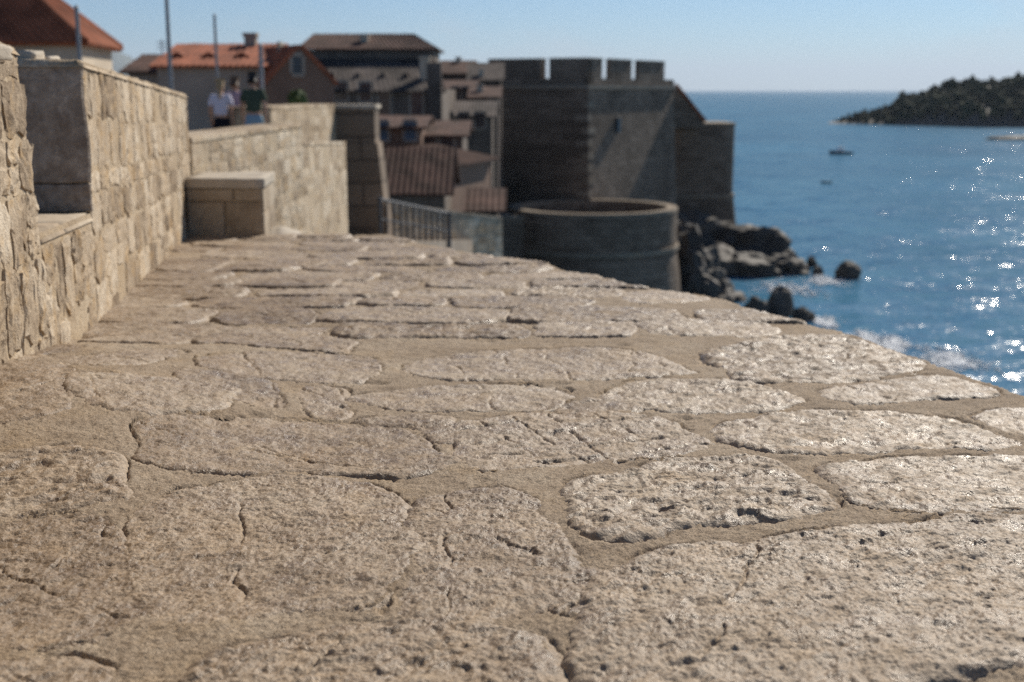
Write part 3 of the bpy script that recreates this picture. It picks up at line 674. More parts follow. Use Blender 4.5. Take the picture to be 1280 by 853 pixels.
def rubble_face(parent, P0, T, length, zlo, zhi, mat, seed, course=(0.13, 0.24), lens=(0.18, 0.42), t_start=0.0, res=(6, 5), slope=0.0, N=None, proud=(0.003, 0.009), gap=0.003, rough=0.010, tend=None):
    """zlo, zhi: heights above P0 (numbers or functions of t); courses follow the slope of the wall"""
    rr = random.Random(seed); T = Vector(T).normalized(); U = Vector((0, 0, 1))
    if N is None: N = T.cross(U).normalized()
    lo = zlo if callable(zlo) else (lambda t: zlo); hi = zhi if callable(zhi) else (lambda t: zhi)
    z = min(lo(t_start), lo(t_start + length)); zmax = max(hi(t_start), hi(t_start + length)); k = 0
    while z < zmax - 0.03:
        c = rr.uniform(*course)
        if zmax - (z + c) < course[0] * 0.6: c = zmax - z
        t = t_start; full = length
        if tend is not None: length = tend(z + c / 2) - t_start
        while t < t_start + length - 0.02:
            l = rr.uniform(*lens)
            if t_start + length - (t + l) < lens[0] * 0.7: l = t_start + length - t
            tm = t + l / 2; a = max(z, lo(tm)); b2 = min(z + c, hi(tm)); k += 1
            if b2 - a > 0.04 and rr.random() > 0.10:
                pr = rr.uniform(*proud)
                if b2 - a > 0.17 and rr.random() < 0.3:
                    m_ = a + (b2 - a) * rr.uniform(.4, .6)
                    wall_stone('stone', P0, T, U, N, t + gap, t + l - gap, a + gap, m_ - gap * .5, mat, parent, pr, seed + k * 1.7, *res, rough)
                    wall_stone('stone', P0, T, U, N, t + gap, t + l - gap, m_ + gap * .5, b2 - gap, mat, parent, rr.uniform(*proud), seed + k * 1.7 + 5, *res, rough)
                else:
                    wall_stone('stone', P0, T, U, N, t + gap, t + l - gap, a + gap, b2 - gap, mat, parent, pr, seed + k * 1.7, *res, rough)
            t += l
        z += c; length = full

# parapet along the left of the paving: near merlon, crenel, long far merlon
def wp(t, z, out_=0.0):
    q = WA + WD * t + WN * out_; return Vector((q.x, q.y, z))
def zfloor(t): q = WA + WD * t; return -H0 - SLOPE * q.y
T3 = Vector((WD.x, WD.y, 0)); U3 = Vector((0, 0, 1)); N3 = Vector((WN.x, WN.y, 0))
T_NEAR, T_FAR, T_END = 0.70, 1.74, 6.58
SILL, TOPN, TOPF, THICK = 0.47, 1.06, 1.085, 0.55
def near_end(z): return T_NEAR - 0.14 * max(0, (z - SILL) / (TOPN - SILL))
para = empty('parapet_wall', wp(2.0, -1.0), 'sunlit limestone parapet with a crenel gap, running along the left of the paving', 'wall')
def core_slab(name, t0, t1, z0, z1, out0, out1, mat, parent):
    bm = bmesh.new()
    f = [wp(t0, 0, out0), wp(t1, 0, out0), wp(t1, 0, out1), wp(t0, 0, out1)]
    za, zb = zfloor(t0), zfloor(t1)
    prism(bm, f, [za + z0, zb + z0, zb + z0, za + z0], [za + z1, zb + z1, zb + z1, za + z1]); return bm_obj(name, bm, mat, parent)
core_slab('joint_mortar', -2.6, T_NEAR - 0.012, -0.6, SILL - .01, 0.0, -THICK, M['walljoint'], para)
bm = bmesh.new(); ta, tb, tc_ = -2.6, near_end(SILL) - .012, near_end(TOPN) - .012; zl, zh = SILL - .012, TOPN - .01
hexa(bm, [wp(ta, zfloor(ta) + zl, 0), wp(tb, zfloor(tb) + zl, 0), wp(tb, zfloor(tb) + zl, -THICK), wp(ta, zfloor(ta) + zl, -THICK), wp(ta, zfloor(ta) + zh, 0), wp(tc_, zfloor(tc_) + zh, 0), wp(tc_, zfloor(tc_) + zh, -THICK), wp(ta, zfloor(ta) + zh, -THICK)])
bm_obj('joint_mortar', bm, M['walljoint'], para)
core_slab('joint_mortar', T_NEAR - 0.012, T_FAR + 0.012, -0.6, SILL - 0.01, 0.0, -THICK, M['walljoint'], para)
core_slab('joint_mortar', T_FAR + 0.012, T_END, -0.6, TOPF - 0.01, 0.0, -THICK, M['walljoint'], para)
P0 = wp(0, zfloor(0))
sl = (zfloor(1) - zfloor(0)); TS = Vector((WD.x, WD.y, sl)).normalized()
rubble_face(para, P0, TS, T_NEAR + 2.5, -0.05, TOPN, M['wallstone'], 3, (0.15, 0.27), (0.16, 0.33), -2.5, (9, 9), N=N3, proud=(0.004, 0.012), rough=0.016, tend=near_end)
rubble_face(para, P0, TS, T_FAR - T_NEAR, -0.05, SILL - 0.055, M['wallstone'], 11, (0.13, 0.24), (0.12, 0.26), T_NEAR, (9, 9), N=N3, proud=(0.003, 0.012), rough=0.016)
rubble_face(para, P0, TS, T_END - T_FAR, -0.05, TOPF - 0.03, M['wallstone'], 23, (0.09, 0.22), (0.14, 0.40), T_FAR, (8, 8), N=N3, proud=(0.003, 0.008), rough=0.011)
# sill slabs, coping, end faces of the merlons
def slab(name, t0, t1, z0, z1, o0, o1, seed, mat, parent, nx=8, ny=5):
    """a slightly uneven slab: top sheet with turned-down rim"""
    V = []; rr = random.Random(seed)
    for j in range(ny + 1):
        for i in range(nx + 1):
            ed = i in (0, nx) or j in (0, ny); a = i / nx; b2 = j / ny
            t = t0 + (t1 - t0) * a; o_ = o0 + (o1 - o0) * b2
            n = mnoise.noise(Vector((t * 7, o_ * 7, seed))) * 0.006 + mnoise.noise(Vector((t * 25, o_ * 25, seed))) * 0.003
            V.append(wp(t, zfloor(t) + (z0 if ed else z1 + n), o_ + (0 if ed else 0.0)))
    # keep the rim vertical: pull the first inner ring out to the edge
    for j in range(ny + 1):
        for i in range(nx + 1):
            if 0 < i < nx and 0 < j < ny and (i in (1, nx - 1) or j in (1, ny - 1)):
                a = 0.02 if i == 1 else (0.98 if i == nx - 1 else i / nx); b2 = 0.04 if j == 1 else (0.96 if j == ny - 1 else j / ny)
                q = V[j * (nx + 1) + i]; t = t0 + (t1 - t0) * a; w = wp(t, 0, o0 + (o1 - o0) * b2)
                V[j * (nx + 1) + i] = Vector((w.x, w.y, q.z - 0.004))
    Fc = [(j * (nx + 1) + i, j * (nx + 1) + i + 1, (j + 1) * (nx + 1) + i + 1, (j + 1) * (nx + 1) + i) for j in range(ny) for i in range(nx)]
    o = mesh_py(name, V, Fc, mat, parent, True); return o
for k, (a, b2) in enumerate([(T_NEAR - .02, 1.12), (1.125, T_FAR + .02)]):
    slab('sill_slab', a, b2, SILL - 0.04, SILL, 0.008, -THICK, 3 + k, M['block'], para)
t = T_FAR - 0.02; k = 0
while t < T_END - 0.05:
    l = min(random.uniform(0.4, 0.75), T_END + .02 - t); slab('coping_slab', t, t + l - 0.004, TOPF - 0.035, TOPF, 0.012, -THICK - .01, 30 + k, M['wallstone'], para); t += l; k += 1
t = -2.5
while t < T_NEAR - 0.19:
    l = min(random.uniform(0.3, 0.5), T_NEAR - .13 - t); slab('coping_slab', t, t + l - 0.008, TOPN - 0.03, TOPN, 0.01, -THICK, 50 + k, M['wallstone'], para); t += l; k += 1
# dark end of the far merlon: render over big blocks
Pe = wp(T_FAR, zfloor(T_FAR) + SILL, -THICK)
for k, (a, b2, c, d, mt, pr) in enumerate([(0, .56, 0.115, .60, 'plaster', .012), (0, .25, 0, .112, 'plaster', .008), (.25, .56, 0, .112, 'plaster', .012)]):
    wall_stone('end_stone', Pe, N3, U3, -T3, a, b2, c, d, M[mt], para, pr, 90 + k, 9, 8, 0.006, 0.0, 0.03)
# squared stones standing up on the inner edge of the near merlon
for k, (u, v0, w, h) in enumerate([(0, 58, 10, 5), (39, 71, 22, 10), (63, 74, 14, 7)]):
    q = at(u, v0 + 4, (3.55, 5.22, 5.36)[k]); ww = w / F * q.y / 2; hh_ = h / F * q.y
    bm = bmesh.new(); bmesh.ops.create_cube(bm, size=1.0); bmesh.ops.subdivide_edges(bm, edges=bm.edges[:], cuts=3, use_grid_fill=True)
    for vtx in bm.verts:
        p = vtx.co.copy(); e = sum(abs(x) > .45 for x in p); p *= (1 - 0.07 * max(0, e - 1)) * (1 + 0.35 * mnoise.noise(p * 3 + Vector((k * 3, 0, 0))))
        vtx.co = Vector((q.x + p.x * ww * 2, q.y + p.y * 0.12, q.z - 0.03 + (p.z + .5) * (hh_ + 0.03)))
    tag(bm_obj('merlon_block', bm, M['coping'], None, True), ['pale block at the far left on top of the near merlon', 'larger pale block on the far merlon above its dark end', 'smallest pale block, on the far merlon above its dark end'][k], 'stone block', 'pale blocks on the parapet')

# ------------------------------------------------------------------ the stone block at the end of the paving
bx0 = on_floor(235, 297); bx1 = on_floor(330, 297)
ax = Vector((bx1.x - bx0.x, 0, 0)); bw = ax.length; az_b = R(5.0); bd = Vector((-math.sin(az_b), math.cos(az_b), 0)); bz = -H0 - SLOPE * 9.3 - 0.02
blk = empty('stone_block', (bx0.x + bw / 2, bx0.y + .4, bz), 'low square stone block with a flat top slab at the end of the paving', 'stone block')
def blk_pt(a, d, z): return Vector((bx0.x, bx0.y, bz)) + Vector((1, 0, 0)) * a + bd * d + Vector((0, 0, z))
BH = 0.385
bm = bmesh.new(); hexa(bm, [blk_pt(.012, .012, 0), blk_pt(bw - .012, .012, 0), blk_pt(bw - .012, .80, 0), blk_pt(.012, .80, 0), blk_pt(.012, .012, BH), blk_pt(bw - .012, .012, BH), blk_pt(bw - .012, .80, BH), blk_pt(.012, .80, BH)])
bm_obj('core', bm, M['walljoint'], blk)
Xb = Vector((1, 0, 0))
for k, (a, b2, c, d) in enumerate([(0, .29, .0, .29), (.29, bw, 0, .29), (0, .36, .29, BH), (.36, bw, .29, BH)]):
    wall_stone('block', blk_pt(0, 0, 0), Xb, U3, Vector((0, -1, 0)), a + .004, b2 - .004, c + .004, d - .004, M['block'], blk, .008, 120 + k, 8, 6, .004, .0, .03)
for k, (a, b2, c, d) in enumerate([(0, .4, .0, .2), (.4, .8, 0, .2), (0, .3, .2, BH), (.3, .8, .2, BH)]):
    wall_stone('block', blk_pt(bw, 0, 0), bd, U3, Vector((bd.y, -bd.x, 0)), a + .004, b2 - .004, c + .004, d - .004, M['block'], blk, .010, 130 + k, 6, 6, .006, .0, .04)
bm = bmesh.new(); bmesh.ops.create_cube(bm, size=1.0); bmesh.ops.subdivide_edges(bm, edges=bm.edges[:], cuts=7, use_grid_fill=True)
for vtx in bm.verts:
    p = vtx.co.copy(); nn = mnoise.noise(p * 5) * 0.006
    vtx.co = blk_pt(bw / 2 + p.x * (bw + .03), .405 + p.y * .84, BH + .038 + p.z * 0.07 + nn + (0.004 * mnoise.noise(p * 14)))
bm_obj('top_slab', bm, M['coping'], blk, True)
# added pale lump beside it, standing in for a sunlit patch of floor
q = at(362, 297, 9.9)
bm = bmesh.new(); bmesh.ops.create_icosphere(bm, subdivisions=4, radius=1.0)
for vtx in bm.verts:
    p = vtx.co; n = 1 + 0.12 * mnoise.noise(p * 2.0)
    vtx.co = Vector((q.x - 0.02 + p.x * 0.17 * n, q.y + p.y * .25 * n, q.z - 0.03 + max(-.2, p.z * n * 0.11 - p.x * 0.05)))
tag(bm_obj('lit_patch_wedge', bm, M['coping'], None, True), 'added pale wedge standing in for a sunlit floor patch against the square block', 'stone')

# ------------------------------------------------------------------ walkways behind
def sheet(name, pts, mat):
    n = len(pts); bm = bmesh.new()
    a = [bm.verts.new(p) for p in pts]; b2 = [bm.verts.new((p[0], p[1], p[2] - 0.4)) for p in pts]
    bm.faces.new(a); bm.faces.new(b2[::-1])
    for i in range(n): bm.faces.new([a[i], b2[i], b2[(i + 1) % n], a[(i + 1) % n]])
    return tag(bm_obj(name, bm, mat), kind='structure')
sheet('walkway', [(-16, -2, -1.46), (-2.1, -2, -1.46), (-3.1, 9.6, -1.46), (-3.05, 14.6, -1.46), (-5.4, 25, -1.46), (-5.6, 44, -1.46), (-20, 44, -1.46)], M['ground'])
sheet('stair_path', [(-2.6, 9.7, -2.2), (-1.6, 9.7, -2.2), (-2.35, 20, -2.45), (-1.0, 44, -5.2), (-4.3, 44, -5.2), (-4.2, 20, -2.45)], M['ground'])

# wall beyond the block, lit on its sea side
A0 = at(238, 172, 10.0); A1 = at(377, 155, 14.6)
def curtain(root, a, b2, zlo, ztop0, ztop1, th, seed, course, lens, res=(6, 6), cop=0.05, mat='wallstone', cop_over=0.012, joint='walljoint', capm='wallstone'):
    a = Vector((a.x, a.y, 0)); b2 = Vector((b2.x, b2.y, 0)); T = (b2 - a).normalized(); Ln = (b2 - a).length; N = Vector((T.y, -T.x, 0))
    box_between('joint_mortar', a + Vector((T.y, -T.x, 0)) * .001, b2 + Vector((T.y, -T.x, 0)) * .001, th, zlo, (ztop0 - 0.02, ztop1 - 0.02), M[joint], root)
    f = lambda t: ztop0 + (ztop1 - ztop0) * t / Ln - cop
    Pz = Vector((a.x, a.y, 0)); rubble_face(root, Pz, T, Ln, zlo, f, M[mat], seed, course, lens, 0.0, res, N=N)
    t = 0.0; kk = 0
    while t < Ln - 0.02:
        l = random.uniform(.5, .9)
        if Ln - (t + l) < .3: l = Ln - t
        z_ = [ztop0 + (ztop1 - ztop0) * s / Ln for s in (t, t + l)]
        p = [a + T * t + N * cop_over, a + T * (t + l - .012) + N * cop_over, a + T * (t + l - .012) - N * (th + .03), a + T * t - N * (th + .03)]
        bm = bmesh.new(); prism(bm, p, [z_[0] - cop, z_[1] - cop, z_[1] - cop, z_[0] - cop], [z_[0], z_[1], z_[1], z_[0]])
        bmesh.ops.bevel(bm, geom=bm.edges[:], offset=0.008, segments=1, affect='EDGES'); bm_obj('coping_slab', bm, M[capm], root); t += l
wA = empty('rubble_wall', (A0.x, A0.y + 2, -2.5), 'sunlit rubble wall behind the stone block, in front of the walkers', 'wall')
curtain(wA, A0, A1, -3.2, A0.z, A1.z, 0.45, 210, (0.11, 0.24), (0.2, 0.5))
# lower stretch carrying on beyond it
E0 = at(380, 178, 14.7); E1 = at(432, 177, 20.0)
wE = empty('rubble_wall', (E0.x, E0.y + 3, -3.5), 'lower end of the rubble wall with a square corner, beside the shaded buttress', 'wall')
E0.x -= .02
curtain(wE, E0, E1, -4.2, E0.z, E1.z, 0.6, 310, (0.18, 0.3), (0.3, 0.6), (5, 5), 0.05)
# far stretch and the shaded buttress
B0 = at(338, 134, 25.0); B1 = at(419, 130, 33.0)
wB = empty('rubble_wall', (B0.x, B0.y + 4, -4.0), 'higher rubble wall farther back that meets the shaded buttress', 'wall')
curtain(wB, B0, B1, -5.2, B0.z, B1.z, 0.9, 410, (0.22, 0.36), (0.4, 0.8), (5, 5), 0.08)
C0 = at(418, 131, 33.0); C1 = at(468, 132, 33.0)
but = empty('buttress', ((C0.x + C1.x) / 2, 35, -6), 'tall shaded stone buttress with a sloping right side', 'wall')
bm = bmesh.new(); zb = -7.0
xr = at(486, 250, 33.0)
foot = [(C0.x - .4, 33.0 - .25), (xr.x + .30, 33.0 - .25), (xr.x + .30, 34.6), (C0.x - .4, 34.6)]
top = [(C0.x, 33.0), (C1.x, 33.0), (C1.x, 40.5), (C0.x, 40.5)]
prism(bm, foot, zb, C0.z - 1.0, [(C0.x - .05, 32.98), (C1.x + .06, 32.98), (C1.x + .06, 34.2), (C0.x - .05, 34.2)]); bm_obj('body', bm, M['fort'], but)
bm = bmesh.new(); prism(bm, [(C0.x, 33.02), (C1.x, 33.02), (C1.x, 34.1), (C0.x, 34.1)], C0.z - 0.998, C0.z - .10); bm_obj('upper_body', bm, M['fort'], but)
bm = bmesh.new(); prism(bm, [(C0.x - .05, 32.95), (C1.x + .05, 32.95), (C1.x + .05, 34.2), (C0.x - .05, 34.2)], C0.z - .10, C0.z); bm_obj('coping_slab', bm, M['coping'], but)

# ------------------------------------------------------------------ railing and the wall behind it
RA, RB = at(474, 249, 28.0), at(561, 267, 32.0)
rail = empty('railing', (RA.x, RA.y, RA.z - 1.5), 'dark iron railing running down beside the shaded buttress', 'railing')
bm = bmesh.new(); tube(bm, [RA, RB], 0.035, 8); bm_obj('top_rail', bm, M['iron'], rail)
for dz in (0.45, 0.9, 1.3):
    bm = bmesh.new(); tube(bm, [RA - Vector((0, 0, dz)), RB - Vector((0, 0, dz))], 0.025, 6); bm_obj('cross_rail', bm, M['iron'], rail)
for k in range(12):
    p = RA.lerp(RB, k / 11); bm = bmesh.new(); r = 0.055 if k in (0, 11) else 0.032
    tube(bm, [p - Vector((0, 0, 1.7)), p + Vector((0, 0, 0.02 if k not in (0, 11) else 0.06))], r, 8); bm_obj('post', bm, M['iron'], rail)
LA, LB = at(472, 251, 35.0), at(628, 272, 41.0)
wl = empty('rubble_wall', (LA.x + 1.5, 34, -6), 'low rubble wall behind the iron railing, ending at the round bastion', 'wall')
curtain(wl, LA, LB, -7.0, LA.z, LB.z, 0.6, 510, (0.26, 0.4), (0.4, 0.8), (4, 4), 0.10, 'wallstone', joint='block', capm='block')

# ------------------------------------------------------------------ the fort
def P2(v): return Vector((v[0], v[1]))
fc = at(735, 110, 125.0).xy; d1 = Vector((math.sin(R(30)), math.cos(R(30)))); d2 = Vector((-math.cos(R(30)), math.sin(R(30))))
LS, LF = 21.8, 11.5
fort = empty('fort_tower', (fc.x, fc.y + 10, -14), 'big shaded stone fort tower crowned with square merlons', 'fort')
def fp(s, f, out_=0.0):
    """s along the sea side, f along the front; out_ pushes the plan outwards"""
    q = fc + d1 * s + d2 * f; q = q + d1 * (out_ if s > LS / 2 else -out_) + d2 * (out_ if f > LF / 2 else -out_); return (q.x, q.y)
zc = at(735, 109, 125).z; ztop = at(735, 72, 125).z; zcr = at(735, 98, 125).z
corners = ((0, 0), (LS, 0), (LS, LF), (0, LF))
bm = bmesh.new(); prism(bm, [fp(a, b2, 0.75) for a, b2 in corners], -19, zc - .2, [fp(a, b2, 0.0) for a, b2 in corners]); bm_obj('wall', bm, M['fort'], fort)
bm = bmesh.new(); prism(bm, [fp(a, b2, 0.22) for a, b2 in corners], zc - .2, zc + .22); bm_obj('string_course', bm, M['quoin'], fort)
TH = 1.0   # parapet on the roof, with its merlons
def para_run(p, q, gaps, z0, z1):
    """parapet from p to q (xy) with full-height merlons between the gaps (fractions)"""
    p, q = P2(p), P2(q); d = (q - p); n = Vector((d.y, -d.x)).normalized() * (-0.4 if d.length > 15 else -TH)
    bm = bmesh.new(); prism(bm, [p, q, q + n, p + n], z0, z1); bm_obj('parapet', bm, M['fort'], fort)
    return p, d, n
for (p, q, ms, sgn) in ((fp(0, 0), fp(LS, 0), [(-0.004, .146), (.222, .471), (.546, .872)], 1), (fp(0, LF), fp(0, 0), [(0.0, .54), (.62, 1.0)], 1), (fp(LS, 0), fp(LS, LF), [], 1), (fp(LS, LF), fp(0, LF), [], 1)):
    p, d, n = para_run(p, q, ms, zc + .2, zcr)
    for a, b2 in ms:
        A, B = p + d * a, p + d * b2; bm = bmesh.new()
        prism(bm, [A, B, B + n * 1.02, A + n * 1.02], zcr - .002, ztop - .15); mo = bm_obj('merlon', bm, M['fort'], fort)
        bm = bmesh.new(); o_ = -n.normalized() * .06; prism(bm, [A + o_, B + o_, B + n * 1.06, A + n * 1.06], ztop - .15, ztop); c_ = bm_obj('cap', bm, M['quoin'], None); COL.objects.unlink(c_); link(c_, mo)
bm = bmesh.new(); prism(bm, [fp(a, b2, -TH) for a, b2 in corners], zc + .19, zc + .5); bm_obj('roof', bm, M['ground'], fort)
for k in range(14):    # corner stones, long and short in turn
    z0 = -18 + k * 1.25; t = (z0 + 18.6) / (zc + 18.4); o_ = 0.75 * (1 - t) + 0.03; l1, l2 = (1.5, .7) if k % 2 else (.7, 1.5)
    if z0 + 1.2 > zc - .3: break
    bm = bmesh.new(); prism(bm, [fp(0, 0, o_), fp(l1, 0, o_), fp(l1, .5, o_), fp(.5, l2, o_), fp(0, l2, o_)], z0, z0 + .62, [fp(0, 0, o_ - .03), fp(l1, 0, o_ - .03), fp(l1, .5, o_ - .03), fp(.5, l2, o_ - .03), fp(0, l2, o_ - .03)]); bm_obj('quoin', bm, M['quoin'], fort)
w0 = at(771, 163, 133); s0 = 6.5
bm = bmesh.new(); zz0 = at(771, 165, 133).z; a = fp(s0, 0, .47); b2 = fp(s0 + .75, 0, .47); a2 = fp(s0, .9, .4); b3 = fp(s0 + .75, .9, .4)
prism(bm, [a, b2, b3, a2], zz0, zz0 + 1.5); bm_obj('window', bm, M['glass'], fort)

sq = empty('square_tower', (24, 152, -17), 'lower shaded square tower at the seaward end of the fort', 'tower')
Ys = 150.0; xl, xr_ = at(838, 153, Ys).x, at(921, 153, Ys).x; zt = at(880, 154, Ys).z
def rounded(x0, x1, y0, y1, r, n=5):
    pts = []
    for cx_, cy_, a0 in ((x1 - r, y0 + r, -90), (x1 - r, y1 - r, 0), (x0 + r, y1 - r, 90), (x0 + r, y0 + r, 180)):
        for k in range(n + 1): a = R(a0 + 90 * k / n); pts.append((cx_ + r * math.cos(a), cy_ + r * math.sin(a)))
    return pts
zs = at(880, 246, Ys).z
bm = bmesh.new(); prism(bm, rounded(xl, xr_, Ys, Ys + 10, 1.2), zs, zt - .3); bm_obj('wall', bm, M['fort'], sq)
bm = bmesh.new(); prism(bm, rounded(xl - 1, xr_ + 1.0, Ys - 1.0, Ys + 11, 1.4), -20.5, zs - .003, rounded(xl, xr_ + .1, Ys - .05, Ys + 10.05, 1.2)); bm_obj('battered_base', bm, M['fort'], sq)
bm = bmesh.new(); prism(bm, rounded(xl - .1, xr_ + .25, Ys - .2, Ys + 10.2, 1.3), zs - .15, zs + .25); bm_obj('string_course', bm, M['quoin'], sq)
bm = bmesh.new(); prism(bm, rounded(xl, xr_ + .12, Ys - .12, Ys + 10.1, 1.25), zt - .3, zt); bm_obj('coping', bm, M['quoin'], sq)
# lean-to with a tiled slope between the two towers
lt = empty('gallery', (20.5, 150, -9), 'steep lean-to with red tiled slope between the fort tower and square tower', 'building')
g = [at(836, 104, 145.5), at(843, 107, 145.5), at(880, 153, 145.5), at(880, 160, 145.5), at(836, 160, 145.5)]
bm = bmesh.new(); f_ = [bm.verts.new(p) for p in g]; r_ = [bm.verts.new(p + Vector((0.6, 5, 0))) for p in g]
bm.faces.new(f_); bm.faces.new(r_[::-1])
for i in range(5): bm.faces.new([f_[i], r_[i], r_[(i + 1) % 5], f_[(i + 1) % 5]])
bm_obj('wall', bm, M['fort'], lt)
bm = bmesh.new(); n_ = Vector((.45, 0, .35))
pts = [g[1] + n_ * .05 + Vector((0, -.3, 0)), g[2] + n_ * .05 + Vector((0, -.3, 0)), g[2] + Vector((.6, 5.3, 0)) + n_ * .05, g[1] + Vector((.6, 5.3, 0)) + n_ * .05]
hexa(bm, pts + [p + n_ * .6 for p in pts]); bm_obj('roof', bm, M['tile_red'], lt)

# round bastion
rb = empty('round_bastion', (8.0, 117.5, -19), 'low round shaded stone bastion in front of the fort tower', 'bastion')
bc = Vector((at(741, 258, 117.5).x, 117.5)); BR = 7.95; zb_ = -10.75
def ring_prism(name, r0b, r0t, r1, z0, z1, mat, N=72):
    bm = bmesh.new(); V = []
    for k in range(N):
        a = 2 * math.pi * k / N; c_, s_ = math.cos(a), math.sin(a)
        V.append([bm.verts.new((bc.x + r * c_, bc.y + r * s_, z)) for r, z in ((r0b, z0), (r0t, z1), (r1, z1), (r1, z0))])
    for k in range(N):
        A, B = V[k], V[(k + 1) % N]
        for j in range(4): bm.faces.new([A[j], B[j], B[(j + 1) % 4], A[(j + 1) % 4]])
    return bm_obj(name, bm, mat, rb)
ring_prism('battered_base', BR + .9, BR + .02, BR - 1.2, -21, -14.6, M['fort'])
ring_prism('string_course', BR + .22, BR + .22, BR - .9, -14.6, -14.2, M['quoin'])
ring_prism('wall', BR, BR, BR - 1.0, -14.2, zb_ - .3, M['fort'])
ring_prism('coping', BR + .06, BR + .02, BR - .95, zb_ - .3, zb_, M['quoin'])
bm = bmesh.new(); prism(bm, [(bc.x + (BR - .98) * math.cos(2 * math.pi * k / 48), bc.y + (BR - .98) * math.sin(2 * math.pi * k / 48)) for k in range(48)], -14.5, -12.4); bm_obj('floor', bm, M['ground'], rb)

# straight curtain wall tying the bastion to the town
cw = empty('curtain_wall', (-3, 114, -18), 'plain shaded curtain wall joining the round bastion on its left', 'wall')
ca, cb = at(540, 270, 113.0), at(668, 268, 113.0)
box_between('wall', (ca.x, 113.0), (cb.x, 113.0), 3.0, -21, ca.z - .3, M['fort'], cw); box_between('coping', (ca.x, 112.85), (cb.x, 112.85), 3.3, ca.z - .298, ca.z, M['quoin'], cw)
# ------------------------------------------------------------------ the town
sheet('ground', [(-260, 44, -9.5), (-6, 44, -9.5), (-2.2, 60, -9.5), (-2.0, 113, -9.5), (0, 140, -9.5), (8, 170, -9.5), (-30, 420, -6), (-260, 420, -6)], M['ground'])
def tiled(name, a, b2, c, d, mat, parent, pitch=0.22, amp=0.018, th=0.10, rows=6):
    """roof slope: eave a->b2, ridge d->c; rolls run from eave to ridge"""
    a, b2, c, d = map(Vector, (a, b2, c, d)); n = max(2, min(120, int((b2 - a).length / pitch))) * 4
    nrm = (b2 - a).cross(d - a).normalized()
    if nrm.z < 0: nrm = -nrm
    V, Fc = [], []
    for j in range(rows + 1):
        for i in range(n + 1):
            s, t = i / n, j / rows; p = a.lerp(b2, s).lerp(d.lerp(c, s), t)
            V.append(p + nrm * (th + amp * math.cos(2 * math.pi * i / 4) + 0.02 * mnoise.noise(p * 2.1)))
    Fc = [(j * (n + 1) + i, j * (n + 1) + i + 1, (j + 1) * (n + 1) + i + 1, (j + 1) * (n + 1) + i) for j in range(rows) for i in range(n)]
    k0 = len(V); V += [a, b2, c, d]; Fc.append((k0 + 3, k0 + 2, k0 + 1, k0))
    lo = [i for i in range(n + 1)]; Fc.append(tuple([k0] + lo + [k0 + 1]))
    lft = [j * (n + 1) for j in range(rows + 1)]; Fc.append(tuple([k0, k0 + 3] + lft[::-1])); rgt = [j * (n + 1) + n for j in range(rows + 1)]; Fc.append(tuple([k0 + 1] + rgt + [k0 + 2]))
    return mesh_py(name, V, Fc, mat, parent, False)
def slab_at(name, p, T, w, h, dep, mat, parent, proud=0.05):
    """upright panel centred on p (bottom middle), w along T, h up, sunk dep into the wall"""
    T = Vector((T[0], T[1], 0)).normalized(); N = Vector((T.y, -T.x, 0)); bm = bmesh.new()
    f_ = [p - T * w / 2 + N * proud, p + T * w / 2 + N * proud, p + T * w / 2 - N * dep, p - T * w / 2 - N * dep]
    prism(bm, f_, f_[0].z, f_[0].z + h); return bm_obj(name, bm, mat, parent)
def window(p, T, w, h, parent, glass='glass', frame='greywall'):
    o = slab_at('window', p, T, w, h, 0.05, M[glass], parent, 0.02)
    Tn = Vector((T[0], T[1], 0)).normalized()
    s_ = slab_at('sill', p - Vector((0, 0, .12)), T, w * 1.25, .12, 0.05, M[frame], None, .12); COL.objects.unlink(s_); link(s_, o)
    for sg in (-1, 1):
        s_ = slab_at('frame', p + Tn * sg * (w / 2 + .06), T, .12, h, .05, M[frame], None, .06); COL.objects.unlink(s_); link(s_, o)
    s_ = slab_at('lintel', p + Vector((0, 0, h)), T, w * 1.2, .14, .05, M[frame], None, .06); COL.objects.unlink(s_); link(s_, o)
    return o
def chimney(p, w, h, parent, mat='greywall'):
    bm = bmesh.new(); prism(bm, [(p.x - w, p.y - w), (p.x + w, p.y - w), (p.x + w, p.y + w), (p.x - w, p.y + w)], p.z - .8, p.z + h)
    prism(bm, [(p.x - w * 1.25, p.y - w * 1.25), (p.x + w * 1.25, p.y - w * 1.25), (p.x + w * 1.25, p.y + w * 1.25), (p.x - w * 1.25, p.y + w * 1.25)], p.z + h + .003, p.z + h + .15)
    return bm_obj('chimney', bm, M[mat], parent)
